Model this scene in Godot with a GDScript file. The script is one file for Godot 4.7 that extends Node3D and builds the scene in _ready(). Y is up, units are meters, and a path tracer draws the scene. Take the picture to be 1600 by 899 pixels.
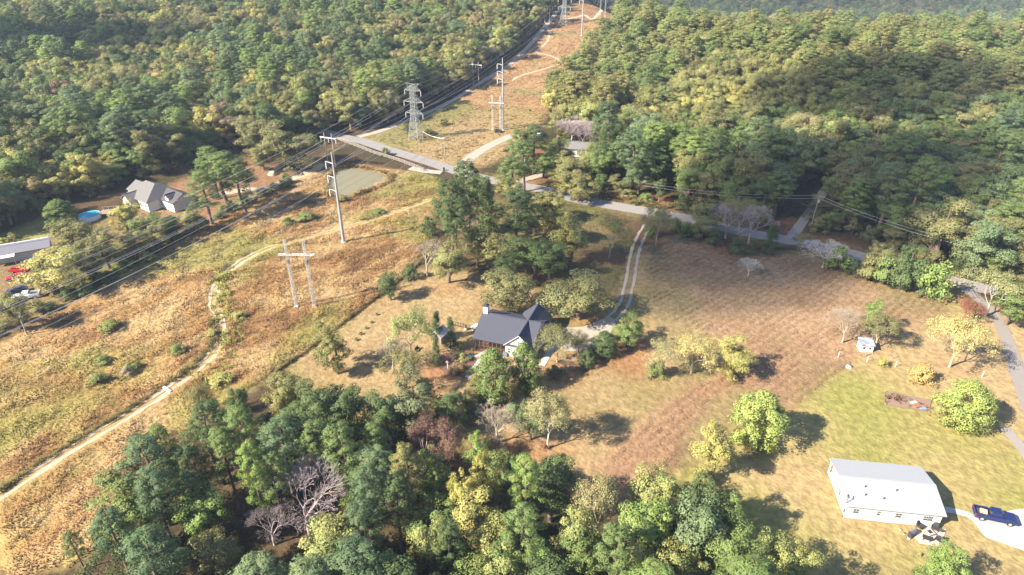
extends Node3D
# An aerial view of a power-line corridor, woods, mown fields and a few houses on an autumn afternoon.
# x is to the east of the picture's middle, z grows towards the viewer, y is up; units are metres.

const EYE := Vector3(0, 82, 0)
var noise_a := FastNoiseLite.new()
var noise_b := FastNoiseLite.new()
var noise_c := FastNoiseLite.new()
var mats := {}
var crowns := {}
var trunks := {}
var used_names := {}
var tone := {
	"dark": Color(0.092, 0.133, 0.050), "mid": Color(0.138, 0.196, 0.065), "blue": Color(0.099, 0.151, 0.072), "bright": Color(0.193, 0.272, 0.077), "olive": Color(0.220, 0.216, 0.082),
	"green": Color(0.156, 0.213, 0.068), "greyolive": Color(0.190, 0.191, 0.081), "greydeep": Color(0.153, 0.172, 0.087), "bluegreen": Color(0.147, 0.202, 0.096), "lightgreen": Color(0.261, 0.282, 0.100),
	"yellow": Color(0.371, 0.355, 0.106), "yellowgreen": Color(0.349, 0.330, 0.109), "yellowolive": Color(0.229, 0.237, 0.092), "limepale": Color(0.402, 0.383, 0.131), "lime": Color(0.278, 0.333, 0.094),
	"limegreen": Color(0.270, 0.317, 0.111), "pale": Color(0.303, 0.285, 0.135), "greenpale": Color(0.286, 0.302, 0.130), "yellowpale": Color(0.442, 0.386, 0.152), "palewhite": Color(0.295, 0.278, 0.132),
	"maroon": Color(0.181, 0.110, 0.086), "red": Color(0.247, 0.107, 0.063), "orange": Color(0.461, 0.323, 0.123), "brown": Color(0.256, 0.178, 0.092), "brush": Color(0.198, 0.231, 0.076), "grey": Color(0.329, 0.282, 0.207),
	"pinelight": Color(0.202, 0.241, 0.085), "tan": Color(0.268, 0.234, 0.113), "russet": Color(0.233, 0.175, 0.116),
}
var tone_words := {
	"dark": "dark green", "mid": "mid green", "blue": "blue-green", "bright": "bright green", "olive": "olive green", "green": "leaf green", "greyolive": "grey-olive", "bluegreen": "blue-green",
	"lightgreen": "light green", "yellow": "yellow", "yellowgreen": "yellow-green", "yellowolive": "yellow-olive", "pinelight": "pale yellow-green", "tan": "tan", "russet": "russet brown", "pale": "pale olive",
}
var bark_tone := {"grey": Color(.34, .285, .295), "pale": Color(.36, .31, .24), "white": Color(.55, .52, .47), "dark": Color(.16, .13, .11), "red": Color(.26, .08, .05), "palewhite": Color(.50, .47, .42), "brown": Color(.15, .11, .085), "maroon": Color(.32, .24, .23)}


# ---------------------------------------------------------------- mesh helpers
class Buf:
	var v := PackedVector3Array()
	var n := PackedVector3Array()
	var c := PackedColorArray()
	var i := PackedInt32Array()

	func tri(a: Vector3, b: Vector3, d: Vector3, col := Color.WHITE) -> void:   # counter-clockwise seen from outside
		var nn := (b - a).cross(d - a).normalized()
		var k := v.size()
		v.append(a); v.append(b); v.append(d)
		for q in 3:
			n.append(nn); c.append(col)
		i.append(k); i.append(k + 2); i.append(k + 1)

	func quad(a: Vector3, b: Vector3, d: Vector3, e: Vector3, col := Color.WHITE) -> void:
		var nn := (d - a).cross(e - b).normalized()
		var k := v.size()
		v.append(a); v.append(b); v.append(d); v.append(e)
		for q in 4:
			n.append(nn); c.append(col)
		i.append(k); i.append(k + 2); i.append(k + 1); i.append(k); i.append(k + 3); i.append(k + 2)

	func card(p: Vector3, x: Vector3, y: Vector3, nn: Vector3, col: Color) -> void:   # a leaf: a lozenge with a given normal
		var k := v.size()
		if x.cross(y).dot(nn) < 0.0:
			x = -x
		v.append(p - x); v.append(p - y); v.append(p + x); v.append(p + y)
		for q in 4:
			n.append(nn); c.append(col)
		i.append(k); i.append(k + 2); i.append(k + 1); i.append(k); i.append(k + 3); i.append(k + 2)

	func hexa(p: Array, col := Color.WHITE) -> void:   # eight corners: bottom 0-3 and top 4-7, each round counter-clockwise from above
		quad(p[3], p[2], p[1], p[0], col); quad(p[4], p[5], p[6], p[7], col)
		for k in 4:
			var m := (k + 1) % 4
			quad(p[k], p[m], p[m + 4], p[k + 4], col)

	func box(at: Vector3, s: Vector3, turn := 0.0, col := Color.WHITE) -> void:   # at: the middle of its base
		var b := Basis(Vector3.UP, turn)
		var p := []
		for y in [0.0, s.y]:
			for q in [[-1, 1], [1, 1], [1, -1], [-1, -1]]:
				p.append(at + b * Vector3(q[0] * s.x / 2, y, q[1] * s.z / 2))
		hexa(p, col)

	func taper_box(at: Vector3, s: Vector3, top: Vector2, shift := Vector3.ZERO) -> void:
		var p := []
		for q in [[-1, 1], [1, 1], [1, -1], [-1, -1]]:
			p.append(at + Vector3(q[0] * s.x / 2, 0, q[1] * s.z / 2))
		for q in [[-1, 1], [1, 1], [1, -1], [-1, -1]]:
			p.append(at + shift + Vector3(q[0] * top.x / 2, s.y, q[1] * top.y / 2))
		hexa(p)

	func slab(a: Vector3, b: Vector3, d: Vector3, e: Vector3, thick: float) -> void:   # a plate below the quad a b d e
		var down := -(d - a).cross(e - b).normalized() * thick
		hexa([a + down, b + down, d + down, e + down, a, b, d, e])

	func bar(a: Vector3, b: Vector3, w: float, t := -1.0) -> void:   # a square bar from a to b
		var d := (b - a).normalized()
		var x := d.cross(Vector3.UP if absf(d.y) < .95 else Vector3.RIGHT).normalized() * w / 2
		var y := d.cross(x).normalized() * (w if t < 0 else t) / 2
		for k in 4:
			var s: Vector3 = [x + y, -x + y, -x - y, x - y][k]
			var t2: Vector3 = [-x + y, -x - y, x - y, x + y][k]
			quad(a + t2, a + s, b + s, b + t2)
		quad(a - x - y, a + x - y, a + x + y, a - x + y); quad(b - x + y, b + x + y, b + x - y, b - x - y)

	func tube(p: PackedVector3Array, r: PackedFloat32Array, sides: int, col := Color.WHITE, cap := false) -> void:
		var k := v.size()
		var x := Vector3.RIGHT
		for q in p.size():
			var d := (p[mini(q + 1, p.size() - 1)] - p[maxi(q - 1, 0)]).normalized()
			x = (x - d * x.dot(d))
			if x.length() < .01:
				x = d.cross(Vector3.FORWARD)
			x = x.normalized()
			var y := d.cross(x)
			for s in sides:
				var a := TAU * s / sides
				var o := x * cos(a) + y * sin(a)
				v.append(p[q] + o * r[q]); n.append(o); c.append(col)
		for q in p.size() - 1:
			for s in sides:
				var a := k + q * sides + s
				var b := k + q * sides + (s + 1) % sides
				i.append(a); i.append(a + sides); i.append(b); i.append(b); i.append(a + sides); i.append(b + sides)
		if cap:
			var last := p.size() - 1
			var d := (p[last] - p[last - 1]).normalized()
			var e := v.size()
			v.append(p[last]); n.append(d); c.append(col)
			for s in sides:
				v.append(v[k + last * sides + s]); n.append(d); c.append(col)
			for s in sides:
				i.append(e); i.append(e + 1 + (s + 1) % sides); i.append(e + 1 + s)

	func post(a: Vector3, b: Vector3, r0: float, r1: float, sides := 8) -> void:
		tube(PackedVector3Array([a, b]), PackedFloat32Array([r0, r1]), sides, Color.WHITE, true)

	func disc(at: Vector3, axis: Vector3, r: float, w: float, sides := 14) -> void:
		var h := axis.normalized() * w / 2
		tube(PackedVector3Array([at - h, at + h]), PackedFloat32Array([r, r]), sides, Color.WHITE, true)
		tube(PackedVector3Array([at + h * .98, at - h]), PackedFloat32Array([r * .999, r * .999]), sides, Color.WHITE, true)

	func mesh() -> ArrayMesh:
		var a := []
		a.resize(Mesh.ARRAY_MAX)
		a[Mesh.ARRAY_VERTEX] = v; a[Mesh.ARRAY_NORMAL] = n; a[Mesh.ARRAY_COLOR] = c; a[Mesh.ARRAY_INDEX] = i
		var m := ArrayMesh.new()
		m.add_surface_from_arrays(Mesh.PRIMITIVE_TRIANGLES, a)
		return m


func numbered(called: String) -> String:
	var k: int = used_names.get(called, 0)
	used_names[called] = k + 1
	return called if k == 0 else "%s_%03d" % [called, k]


func tag(o: Node, label := "", category := "", group := "", kind := "") -> void:
	for q in [["label", label], ["category", category], ["group", group], ["kind", kind]]:
		if q[1] != "":
			o.set_meta(q[0], q[1])


func put(b: Variant, called: String, m: Material, parent: Node = self) -> MeshInstance3D:   # a mesh under its thing, or a thing of one mesh
	var o := MeshInstance3D.new()
	o.mesh = b.mesh() if b is Buf else b
	o.material_override = m
	o.name = numbered(called) if parent == self else called
	parent.add_child(o, true)
	return o


func thing(called: String, label: String, category: String, at := Vector3.ZERO, turn := 0.0, group := "") -> Node3D:
	var o := Node3D.new()
	o.name = numbered(called)
	add_child(o)
	o.position = at
	o.rotation.y = turn
	tag(o, label, category, group)
	return o


func mat(lin: Color, rough := .85, metal := 0.0, spec := .35) -> StandardMaterial3D:
	var key := "%s %s %s %s" % [lin, rough, metal, spec]
	if not mats.has(key):
		var m := StandardMaterial3D.new()
		m.albedo_color = lin.linear_to_srgb()
		m.roughness = rough
		m.metallic = metal
		m.metallic_specular = spec
		mats[key] = m
	return mats[key]


func leaf_mat(lin: Color) -> StandardMaterial3D:
	var key := "leaf %s" % lin
	if not mats.has(key):
		var m := StandardMaterial3D.new()
		m.albedo_color = lin.linear_to_srgb()
		m.vertex_color_use_as_albedo = true
		m.roughness = .62
		m.metallic_specular = .3
		m.backlight_enabled = true
		m.backlight = Color(.6, .6, .4)
		mats[key] = m
	return mats[key]


func noise_texture(freq: float, lo: float, hi: float, size := 512, octaves := 5, s := 3, bump := false) -> NoiseTexture2D:
	var f := FastNoiseLite.new()
	f.seed = s
	f.frequency = freq
	f.fractal_octaves = octaves
	var t := NoiseTexture2D.new()
	t.width = size; t.height = size; t.seamless = true
	t.noise = f
	if bump:
		t.as_normal_map = true
		t.bump_strength = 6.0
	else:
		var g := Gradient.new()
		g.set_color(0, Color(lo, lo, lo)); g.set_color(1, Color(hi, hi, hi))
		t.color_ramp = g
	return t


func rough_mat(lin: Color, scale: float, lo := .72, rough := .9) -> StandardMaterial3D:   # a worn surface with fine mottling
	var key := "rough %s %s" % [lin, scale]
	if not mats.has(key):
		var m := StandardMaterial3D.new()
		m.albedo_color = (lin * (2.0 / (1.0 + lo))).linear_to_srgb()
		m.roughness = rough
		m.metallic_specular = .25
		if not mats.has("tex"):
			mats["tex"] = noise_texture(.02, .78, 1.0)
			mats["bump"] = noise_texture(.04, 0, 1, 512, 4, 9, true)
		m.albedo_texture = mats["tex"]
		m.uv1_triplanar = true
		m.uv1_world_triplanar = true
		m.uv1_scale = Vector3.ONE / scale
		m.normal_enabled = true
		m.normal_texture = mats["bump"]
		m.normal_scale = .5
		mats[key] = m
	return mats[key]


# ---------------------------------------------------------------- the lie of the land
func gh(x: float, z: float) -> float:
	var y := .25 * sin(x * .043 + 1.0) * sin(z * .05)
	var sx := smoothstep(40.0, 110.0, x)
	var zc := -480.0 + 135.0 * sx
	y += (15.0 - 5.0 * sx) * smoothstep(0.0, 160.0, zc + 160.0 - z) * (.55 + .45 * smoothstep(-220.0, -60.0, x)) - 62.0 * sx * smoothstep(0.0, 260.0, zc - z)
	return y


func on(p: Vector2, up := 0.0) -> Vector3:
	return Vector3(p.x, gh(p.x, p.y) + up, p.y)


func inside(p: Vector2, poly: PackedVector2Array) -> bool:
	return Geometry2D.is_point_in_polygon(p, poly)


func smooth_line(p: PackedVector2Array, step: float) -> PackedVector2Array:
	var out := PackedVector2Array()
	for k in p.size() - 1:
		var a := p[maxi(k - 1, 0)]
		var d := p[mini(k + 2, p.size() - 1)]
		var m := maxi(1, int(p[k].distance_to(p[k + 1]) / step))
		for q in m:
			out.append(p[k].cubic_interpolate(p[k + 1], a, d, float(q) / m))
	out.append(p[p.size() - 1])
	return out


func ribbon(line: PackedVector2Array, width: float, up: float, m: Material, called: String, offset := 0.0, ragged := 0.0, parent: Node = self) -> MeshInstance3D:
	# a strip laid on the ground along a line
	var p := smooth_line(line, 1.6)
	var b := Buf.new()
	for k in p.size():
		var d := (p[mini(k + 1, p.size() - 1)] - p[maxi(k - 1, 0)]).normalized()
		var s := Vector2(-d.y, d.x)
		var wl := maxf(.04, width / 2 + ragged * noise_b.get_noise_2d(p[k].x * 6, p[k].y * 6))
		var wr := maxf(.04, width / 2 + ragged * noise_b.get_noise_2d(p[k].x * 6 + 90, p[k].y * 6))
		for q in 5:
			var t := -wl + (wl + wr) * q / 4.0 + offset
			b.v.append(on(p[k] + s * t, up)); b.n.append(Vector3.UP); b.c.append(Color.WHITE)
		if k > 0:
			for q in 4:
				var a := (k - 1) * 5 + q
				b.i.append_array([a, a + 5, a + 1, a + 1, a + 5, a + 6])
	return put(b, called, m, parent)


func sheet(poly: PackedVector2Array, up: float, m: Material, called: String, level := false, soft := true) -> MeshInstance3D:   # a flat or draped patch
	var b := Buf.new()
	var mid := Vector2.ZERO
	for q in poly:
		mid += q / poly.size()
	var ring := PackedVector2Array()
	var n0 := poly.size()
	for k in n0:
		for q in 6:
			ring.append(poly[k].cubic_interpolate(poly[(k + 1) % n0], poly[(k + n0 - 1) % n0], poly[(k + 2) % n0], q / 6.0) if soft else poly[k].lerp(poly[(k + 1) % n0], q / 6.0))
	var y0 := gh(mid.x, mid.y)
	for r in 7:
		for q in ring:
			var g := mid.lerp(q, r / 6.0)
			b.v.append(Vector3(g.x, (y0 if level else gh(g.x, g.y)) + up, g.y)); b.n.append(Vector3.UP); b.c.append(Color.WHITE)
	var n := ring.size()
	var turn := 0.0
	for k in n:
		turn += ring[k].cross(ring[(k + 1) % n])
	for r in 6:
		for k in n:
			var a := r * n + k
			var e := r * n + (k + 1) % n
			b.i.append_array([a, a + n, e, e, a + n, e + n] if turn > 0 else [a, e, a + n, e, e + n, a + n])
	return put(b, called, m)


# ---------------------------------------------------------------- trees
func limb(b: Buf, p: Vector3, d: Vector3, length: float, r: float, depth: int, rng: RandomNumberGenerator, tips: PackedVector3Array, spread: float, lift: float) -> void:
	var bend := Vector3(rng.randfn(0, .12), rng.randfn(lift, .1), rng.randfn(0, .12))
	var m := p + d * length * .5
	var e := m + (d + bend).normalized() * length * .5
	b.tube(PackedVector3Array([p, m, e]), PackedFloat32Array([r, r * .85, r * .66]), 6 if depth > 6 else 4 if depth > 4 else 3)
	if depth <= 2:
		tips.append(e)
	if depth == 0:
		return
	var kids := 3 if rng.randf() < .35 and depth < 8 else 2
	var a0 := rng.randf() * TAU
	for k in kids:
		var side := d.cross(Vector3.UP if absf(d.y) < .9 else Vector3.RIGHT).normalized().rotated(d, a0 + TAU * k / kids + rng.randf_range(-.4, .4))
		var nd := (d + side * rng.randf_range(.55, 1.0) * spread + Vector3.UP * lift).normalized()
		limb(b, e if k < 2 or depth < 3 else m, nd, length * rng.randf_range(.66, .86), maxf(r * .64, .014), depth - 1, rng, tips, spread, lift)


func leaves(b: Buf, rng: RandomNumberGenerator, mid: Vector3, at: Vector3, r: float, count: int, size: float, slim: float, squash: float, col: Color) -> void:
	for k in count:
		var d := Vector3(rng.randfn(), rng.randfn() + .25, rng.randfn()).normalized()
		var p := at + Vector3(d.x, d.y * squash, d.z) * r * (.45 + .62 * sqrt(rng.randf()))
		var nn := (d * .7 + (p - mid).normalized() * .6 + Vector3(rng.randfn(), rng.randfn() + .5, rng.randfn()) * .28).normalized()
		var x := nn.cross(Vector3(rng.randfn(), rng.randfn(), rng.randfn())).normalized()
		var s := size * rng.randf_range(.55, 1.4)
		var f := rng.randf_range(.74, 1.26)
		b.card(p, x * s * slim, (nn.cross(x) + nn * rng.randfn(0, .35)) * s, nn, Color(col.r * f * rng.randf_range(.92, 1.1), col.g * f, col.b * f))


func clump_color(rng: RandomNumberGenerator) -> Color:
	var f := rng.randf_range(.78, 1.22)
	return Color(f * rng.randf_range(.9, 1.15), f, f * rng.randf_range(.85, 1.1))


func make_protos() -> void:
	var rng := RandomNumberGenerator.new()
	rng.seed = 41
	# broad-leaved trees, 12 m high and 8 m wide
	crowns["leafy"] = []; trunks["leafy"] = []
	for k in 6:
		var b := Buf.new()
		var t := Buf.new()
		var mid := Vector3(0, 7.0, 0)
		var lean := Vector3(rng.randfn(0, .25), 0, rng.randfn(0, .25))
		t.tube(PackedVector3Array([Vector3(0, -.4, 0), Vector3(lean.x * .4, 2.2, lean.z * .4), Vector3(lean.x, 5, lean.z), Vector3(lean.x, 9, lean.z)]), PackedFloat32Array([.32, .24, .17, .05]), 8)
		var lobes := []
		for q in 7:
			var a := q * 2.4 + rng.randf() * .8
			lobes.append(Vector3(cos(a) * rng.randf_range(.9, 2.2), 3.9 + q * .93 + rng.randfn(0, .5), sin(a) * rng.randf_range(.9, 2.2)))
		for q in 74:
			var lobe: Vector3 = lobes[q % 7]
			var d := Vector3(rng.randfn(), rng.randfn() * .9 + .1, rng.randfn()).normalized()
			var c := lobe + d * Vector3(2.0, 1.9, 2.0) * pow(rng.randf(), .4)
			if k % 3 == 2:
				c = Vector3(c.x * .78, c.y * 1.08 - .3, c.z * .78)
			c.y = clampf(c.y, 1.5, 11.2)
			var r := rng.randf_range(.45, 1.05)
			leaves(b, rng, mid, c, r, int(245 * r * r) + 45, .105, .62, .75, clump_color(rng))
			if q % 7 == 0:
				t.tube(PackedVector3Array([Vector3(lean.x, maxf(1.8, c.y * .42), lean.z), (c + Vector3(lean.x, c.y * .5, lean.z)) * .5 + Vector3(0, -.1, 0), c]), PackedFloat32Array([.11, .075, .02]), 4)
		crowns["leafy"].append(b.mesh()); trunks["leafy"].append(t.mesh())
	# pines, 18 m high and 6 m wide, with bare lower trunks
	crowns["pine"] = []; trunks["pine"] = []
	for k in 6:
		var b := Buf.new()
		var t := Buf.new()
		var mid := Vector3(0, 13.0, 0)
		var bow := Vector3(rng.randfn(0, .2), 0, rng.randfn(0, .2))
		t.tube(PackedVector3Array([Vector3(0, -.4, 0), Vector3(bow.x, 7, bow.z), Vector3(bow.x * .6, 13, bow.z * .6), Vector3(0, 17.6, 0)]), PackedFloat32Array([.26, .2, .13, .03]), 7)
		var low := rng.randf_range(6.4, 9.2)
		for q in 64:
			var y := low + (17.6 - low) * pow((q + rng.randf()) / 64.0, .85)
			var u := (y - low) / (17.6 - low)
			var reach := (2.7 * sqrt(maxf(0.0, 1.0 - u * u * .96)) + .1) * (.5 + .5 * minf(1.0, u * 3.0 + .3))
			var a := q * 2.39996 + rng.randf()
			var c := Vector3(cos(a), 0, sin(a)) * reach * sqrt(rng.randf_range(.2, 1.0)) + Vector3(0, y, 0)
			var r := rng.randf_range(.5, 1.0) * (1.0 - .3 * u)
			leaves(b, rng, mid + Vector3(0, (c.y - 13) * .6, 0), c, r, int(200 * r * r) + 40, .175, .24, .62, clump_color(rng))
			if q % 5 == 0:
				t.tube(PackedVector3Array([Vector3(bow.x * .5, y - .7, bow.z * .5), c + Vector3(0, -.2, 0)]), PackedFloat32Array([.07, .02]), 4)
		for q in 5:
			var a := rng.randf() * TAU
			var y := rng.randf_range(4.5, low)
			t.tube(PackedVector3Array([Vector3(bow.x, y, bow.z), Vector3(bow.x + cos(a) * 1.3, y + .1, bow.z + sin(a) * 1.3)]), PackedFloat32Array([.04, .012]), 3)
		crowns["pine"].append(b.mesh()); trunks["pine"].append(t.mesh())
	# dense evergreens, 9 m high and 7 m wide, leafy to the ground; cedars, 9 by 4
	for kind in ["dense", "cedar", "bush"]:
		crowns[kind] = []; trunks[kind] = []
		for k in [3, 3, 5][["dense", "cedar", "bush"].find(kind)]:
			var b := Buf.new()
			var t := Buf.new()
			var tall: float = {"dense": 9.0, "cedar": 9.0, "bush": 3.0}[kind]
			var half: float = {"dense": 3.1, "cedar": 1.75, "bush": 1.8}[kind]
			var mid := Vector3(0, tall * .42, 0)
			t.post(Vector3(0, -.3, 0), Vector3(0, tall * .7, 0), .16 if tall > 4 else .05, .03, 6)
			for q in [150, 90, 30][["dense", "cedar", "bush"].find(kind)]:
				var u := rng.randf()
				var a := rng.randf() * TAU
				var wide := half * (pow(sin(PI * clampf(.16 + u * .84, 0, 1)), .7) if kind != "cedar" else (1.0 - u * .92) * minf(1, .6 + u * 3))
				if kind == "bush":
					wide = half * sqrt(maxf(0.05, 1.0 - u * u)) * rng.randf_range(.35, 1.0)
				var c := Vector3(cos(a) * wide, u * tall * .92 + .25, sin(a) * wide) * (Vector3.ONE if kind == "bush" else lerpf(.15, 1.0, sqrt(rng.randf())) * Vector3(1, 0, 1) + Vector3.UP)
				var r := rng.randf_range(.5, .85) * (.8 if kind != "dense" else 1.0)
				leaves(b, rng, mid, c, r, int((150 if kind != "bush" else 150) * r * r) + 20, .12, .6 if kind != "cedar" else .4, .8, clump_color(rng))
				if kind == "bush" and q % 4 == 0:
					t.tube(PackedVector3Array([Vector3(0, -.2, 0), c]), PackedFloat32Array([.04, .012]), 3)
			crowns[kind].append(b.mesh()); trunks[kind].append(t.mesh())
	# bare trees and half-bare trees, 12 m high and 8 m wide; the latter carry leaves at their tips
	for kind in ["bare", "sparse"]:
		crowns[kind] = []; trunks[kind] = []
		for k in 4:
			var b := Buf.new()
			var t := Buf.new()
			var tips := PackedVector3Array()
			t.tube(PackedVector3Array([Vector3(0, -.4, 0), Vector3(.1, 1.6, 0), Vector3(0, 3.0, .1)]), PackedFloat32Array([.27, .2, .16]), 7)
			var stems := 4 + k % 2
			for q in stems:
				var a := TAU * q / stems + rng.randf()
				var d := Vector3(cos(a) * .62, 1.0, sin(a) * .62) if q > 0 else Vector3(.08, 1, .05)
				limb(t, Vector3(0, 2.6 + .15 * q, .1), d.normalized(), 1.8 if kind == "bare" else 2.4, .11, 8 if kind == "bare" else 4, rng, tips, .52 if kind == "bare" else .8, .06)
			if kind == "sparse":
				for e in tips:
					leaves(b, rng, Vector3(0, 6, 0), e, rng.randf_range(.6, 1.05), 44, .11, .6, .8, clump_color(rng))
				crowns[kind].append(b.mesh())
			trunks[kind].append(t.mesh())


func tree(kind: String, shade: String, x: float, z: float, tall: float, wide: float, label: String, group := "") -> Node3D:
	var nominal: Vector2 = {"leafy": Vector2(6.1, 12), "pine": Vector2(4.9, 18), "dense": Vector2(6.6, 9.4), "cedar": Vector2(3.7, 9.4), "bush": Vector2(4.2, 3.4), "bare": Vector2(6.8, 12.0), "sparse": Vector2(8.4, 11.6)}[kind]
	var called: String = {"leafy": "leafy_tree", "pine": "pine_tree", "dense": "evergreen_tree", "cedar": "cedar_tree", "bush": "shrub", "bare": "bare_tree", "sparse": "thinning_tree"}[kind]
	var h := hash("%d %d" % [int(x * 10), int(z * 10)])
	var o := thing(called, label, "shrub" if kind == "bush" else "tree", on(Vector2(x, z)), (h % 628) / 100.0, group)
	o.rotation.x = ((h / 13) % 100 - 50) * .0012
	o.scale = Vector3(wide / nominal.x * (.92 + (h % 17) * .01), tall / nominal.y, wide / nominal.x * (.92 + (h / 31 % 17) * .01))
	var n: int = trunks[kind].size()
	var k := (hash(shade) + (h / 700) % 3) % n   # three shapes to a shade
	var bark: Color = bark_tone.get(shade, bark_tone["brown"])
	if kind == "sparse" and not bark_tone.has(shade):
		bark = bark_tone["pale"]
	put(trunks[kind][k], "branches" if kind == "bare" else "stem" if kind == "bush" else "trunk", mat(bark, .9, 0, .2), o)
	if kind != "bare":
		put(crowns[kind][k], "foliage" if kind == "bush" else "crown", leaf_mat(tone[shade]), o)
	return o


# ---------------------------------------------------------------- ground
var corridor := PackedVector2Array([Vector2(-130.1, -113), Vector2(-107.2, -117.7), Vector2(-101.3, -130.9), Vector2(-95.5, -148.9), Vector2(-88.5, -170.8), Vector2(-79, -196.1), Vector2(-72.8, -212.7), Vector2(-67.7, -221.8), Vector2(-62, -225.5), Vector2(-53.7, -228.1), Vector2(-41.7, -222.8), Vector2(-30.3, -218.9), Vector2(-20.7, -208.1), Vector2(-22.9, -187.6), Vector2(-23.3, -170.1), Vector2(-25.6, -149.8), Vector2(-32.4, -135.9), Vector2(-37.5, -125.9), Vector2(-42.5, -116.3), Vector2(-46.6, -109.1), Vector2(-49.2, -104.1), Vector2(-55.3, -97.6), Vector2(-58.9, -84.5), Vector2(-60.5, -74.7), Vector2(-61.5, -67.5), Vector2(-61.3, -62.1)])
var corridor_low := PackedVector2Array([Vector2(-130.1, -113), Vector2(-104.2, -113.2), Vector2(-62.4, -64.1), Vector2(-65.8, -62.1), Vector2(-85.3, -62.1)])
var corridor_far := PackedVector2Array([Vector2(-62.3, -257.4), Vector2(-51, -267), Vector2(-42.6, -281.1), Vector2(-23.9, -321.2), Vector2(-3.4, -368.2), Vector2(18.9, -423.8), Vector2(35.6, -477), Vector2(48.6, -531.1), Vector2(170, -1054.9), Vector2(147.2, -977), Vector2(57, -422), Vector2(42.8, -377.1), Vector2(33.6, -347.2), Vector2(23.9, -320.9), Vector2(13.5, -285.4), Vector2(5.5, -258.7), Vector2(0, -240.7), Vector2(-8.8, -224.5), Vector2(-17.7, -224.7), Vector2(-24.7, -228.8), Vector2(-37.5, -241.2), Vector2(-50.4, -248.4)])
var broomsedge := PackedVector2Array([Vector2(-29.9, -321.3), Vector2(-3.4, -368.2), Vector2(18.9, -423.8), Vector2(35.6, -477), Vector2(48.6, -531.1), Vector2(170, -1054.9), Vector2(147.2, -977), Vector2(57, -422), Vector2(42.8, -377.1), Vector2(33.6, -347.2), Vector2(23.9, -320.9), Vector2(13.8, -292.1), Vector2(0, -304.9), Vector2(-14.1, -299.5)])
var house_lawn := PackedVector2Array([Vector2(-46.5, -108.7), Vector2(-42.4, -115.8), Vector2(-37.4, -125.4), Vector2(-32.3, -135.3), Vector2(-25.5, -148.8), Vector2(-18.1, -155.1), Vector2(-6.4, -148.5), Vector2(9.1, -139.1), Vector2(23.5, -133.2), Vector2(29.9, -151.9), Vector2(36.2, -170.3), Vector2(39.5, -164.4), Vector2(30.8, -133.2), Vector2(34.8, -117.7), Vector2(31.2, -100.8), Vector2(17.4, -87), Vector2(10, -75.8), Vector2(-2.1, -81.2), Vector2(-11.2, -90.3), Vector2(-27.5, -93.9)])
var hay_field := PackedVector2Array([Vector2(35.5, -158.9), Vector2(39.9, -166.3), Vector2(46.1, -171), Vector2(64, -160.1), Vector2(80.5, -155.2), Vector2(93.4, -144.7), Vector2(102.8, -135.8), Vector2(95.2, -127.6), Vector2(84.2, -122.6), Vector2(70.5, -113.4), Vector2(60.6, -105), Vector2(50.2, -96.4), Vector2(44.4, -104.8), Vector2(34.9, -96.2), Vector2(28.3, -87.1), Vector2(24.1, -76.4), Vector2(12.6, -71.8), Vector2(8.4, -74.5), Vector2(16.1, -84.8), Vector2(24.1, -94.4), Vector2(32.9, -102.7), Vector2(44.1, -107.8), Vector2(49.9, -114.3), Vector2(47.2, -118.9), Vector2(38.6, -122.6), Vector2(29.6, -130.4)])
var green_lawn := PackedVector2Array([Vector2(49.6, -96.4), Vector2(60.6, -105), Vector2(70.5, -113.4), Vector2(84.2, -122.6), Vector2(95.2, -127.6), Vector2(103.3, -135.8), Vector2(108.3, -133), Vector2(125, -135.9), Vector2(80, -62.1), Vector2(31.1, -62.1), Vector2(23.7, -74.5), Vector2(27.4, -82.6)])
var pond_shape := PackedVector2Array([Vector2(-58.6, -202.6), Vector2(-60.4, -211.6), Vector2(-60.3, -220), Vector2(-57.2, -223.7), Vector2(-52.4, -223.6), Vector2(-45.7, -220.4), Vector2(-41.8, -216.7), Vector2(-42.1, -212), Vector2(-46.8, -205.3), Vector2(-50.7, -200.4), Vector2(-54.4, -198.8)])
var front_wood := PackedVector2Array([Vector2(-55.4, -89.1), Vector2(-48.8, -89.1), Vector2(-40.3, -90.6), Vector2(-26.2, -87.3), Vector2(-17, -83.9), Vector2(-8.3, -80.5), Vector2(-2, -74.5), Vector2(3.7, -67.4), Vector2(9, -64.1), Vector2(14.2, -62.1), Vector2(-44.4, -62.1), Vector2(-52.6, -66.3)])
var west_lawn := PackedVector2Array([Vector2(-142.8, -150.3), Vector2(-146.2, -161.9), Vector2(-140.5, -174.5), Vector2(-137.1, -184), Vector2(-129.4, -178.8), Vector2(-126.9, -169.7), Vector2(-130.1, -163.5), Vector2(-134.6, -154.8)])
var left_yards := PackedVector2Array([Vector2(-139.2, -152), Vector2(-134.3, -164.6), Vector2(-132.8, -176.6), Vector2(-124.1, -180.9), Vector2(-114.4, -187.6), Vector2(-109.2, -216.5), Vector2(-89.3, -208.3), Vector2(-96.6, -236.1), Vector2(-71, -217.5), Vector2(-64.5, -258.2), Vector2(-66.5, -225.5), Vector2(-79.9, -198.7), Vector2(-89.3, -172.9), Vector2(-96.4, -150.5), Vector2(-102.1, -132.3), Vector2(-112, -113.1)])
var road_sides := PackedVector2Array([Vector2(-24.3, -224.9), Vector2(-18, -229.3), Vector2(0, -202.4), Vector2(19.4, -191.4), Vector2(40.7, -180.8), Vector2(59.7, -169.1), Vector2(76.1, -161.1), Vector2(84.2, -156.3), Vector2(95, -147.8), Vector2(102.9, -139.2), Vector2(110.6, -147.4), Vector2(99.7, -157.4), Vector2(88.1, -165.7), Vector2(80.5, -173), Vector2(62.8, -180.2), Vector2(42.6, -191.4), Vector2(20.3, -203.4), Vector2(0, -216.3)])
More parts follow.
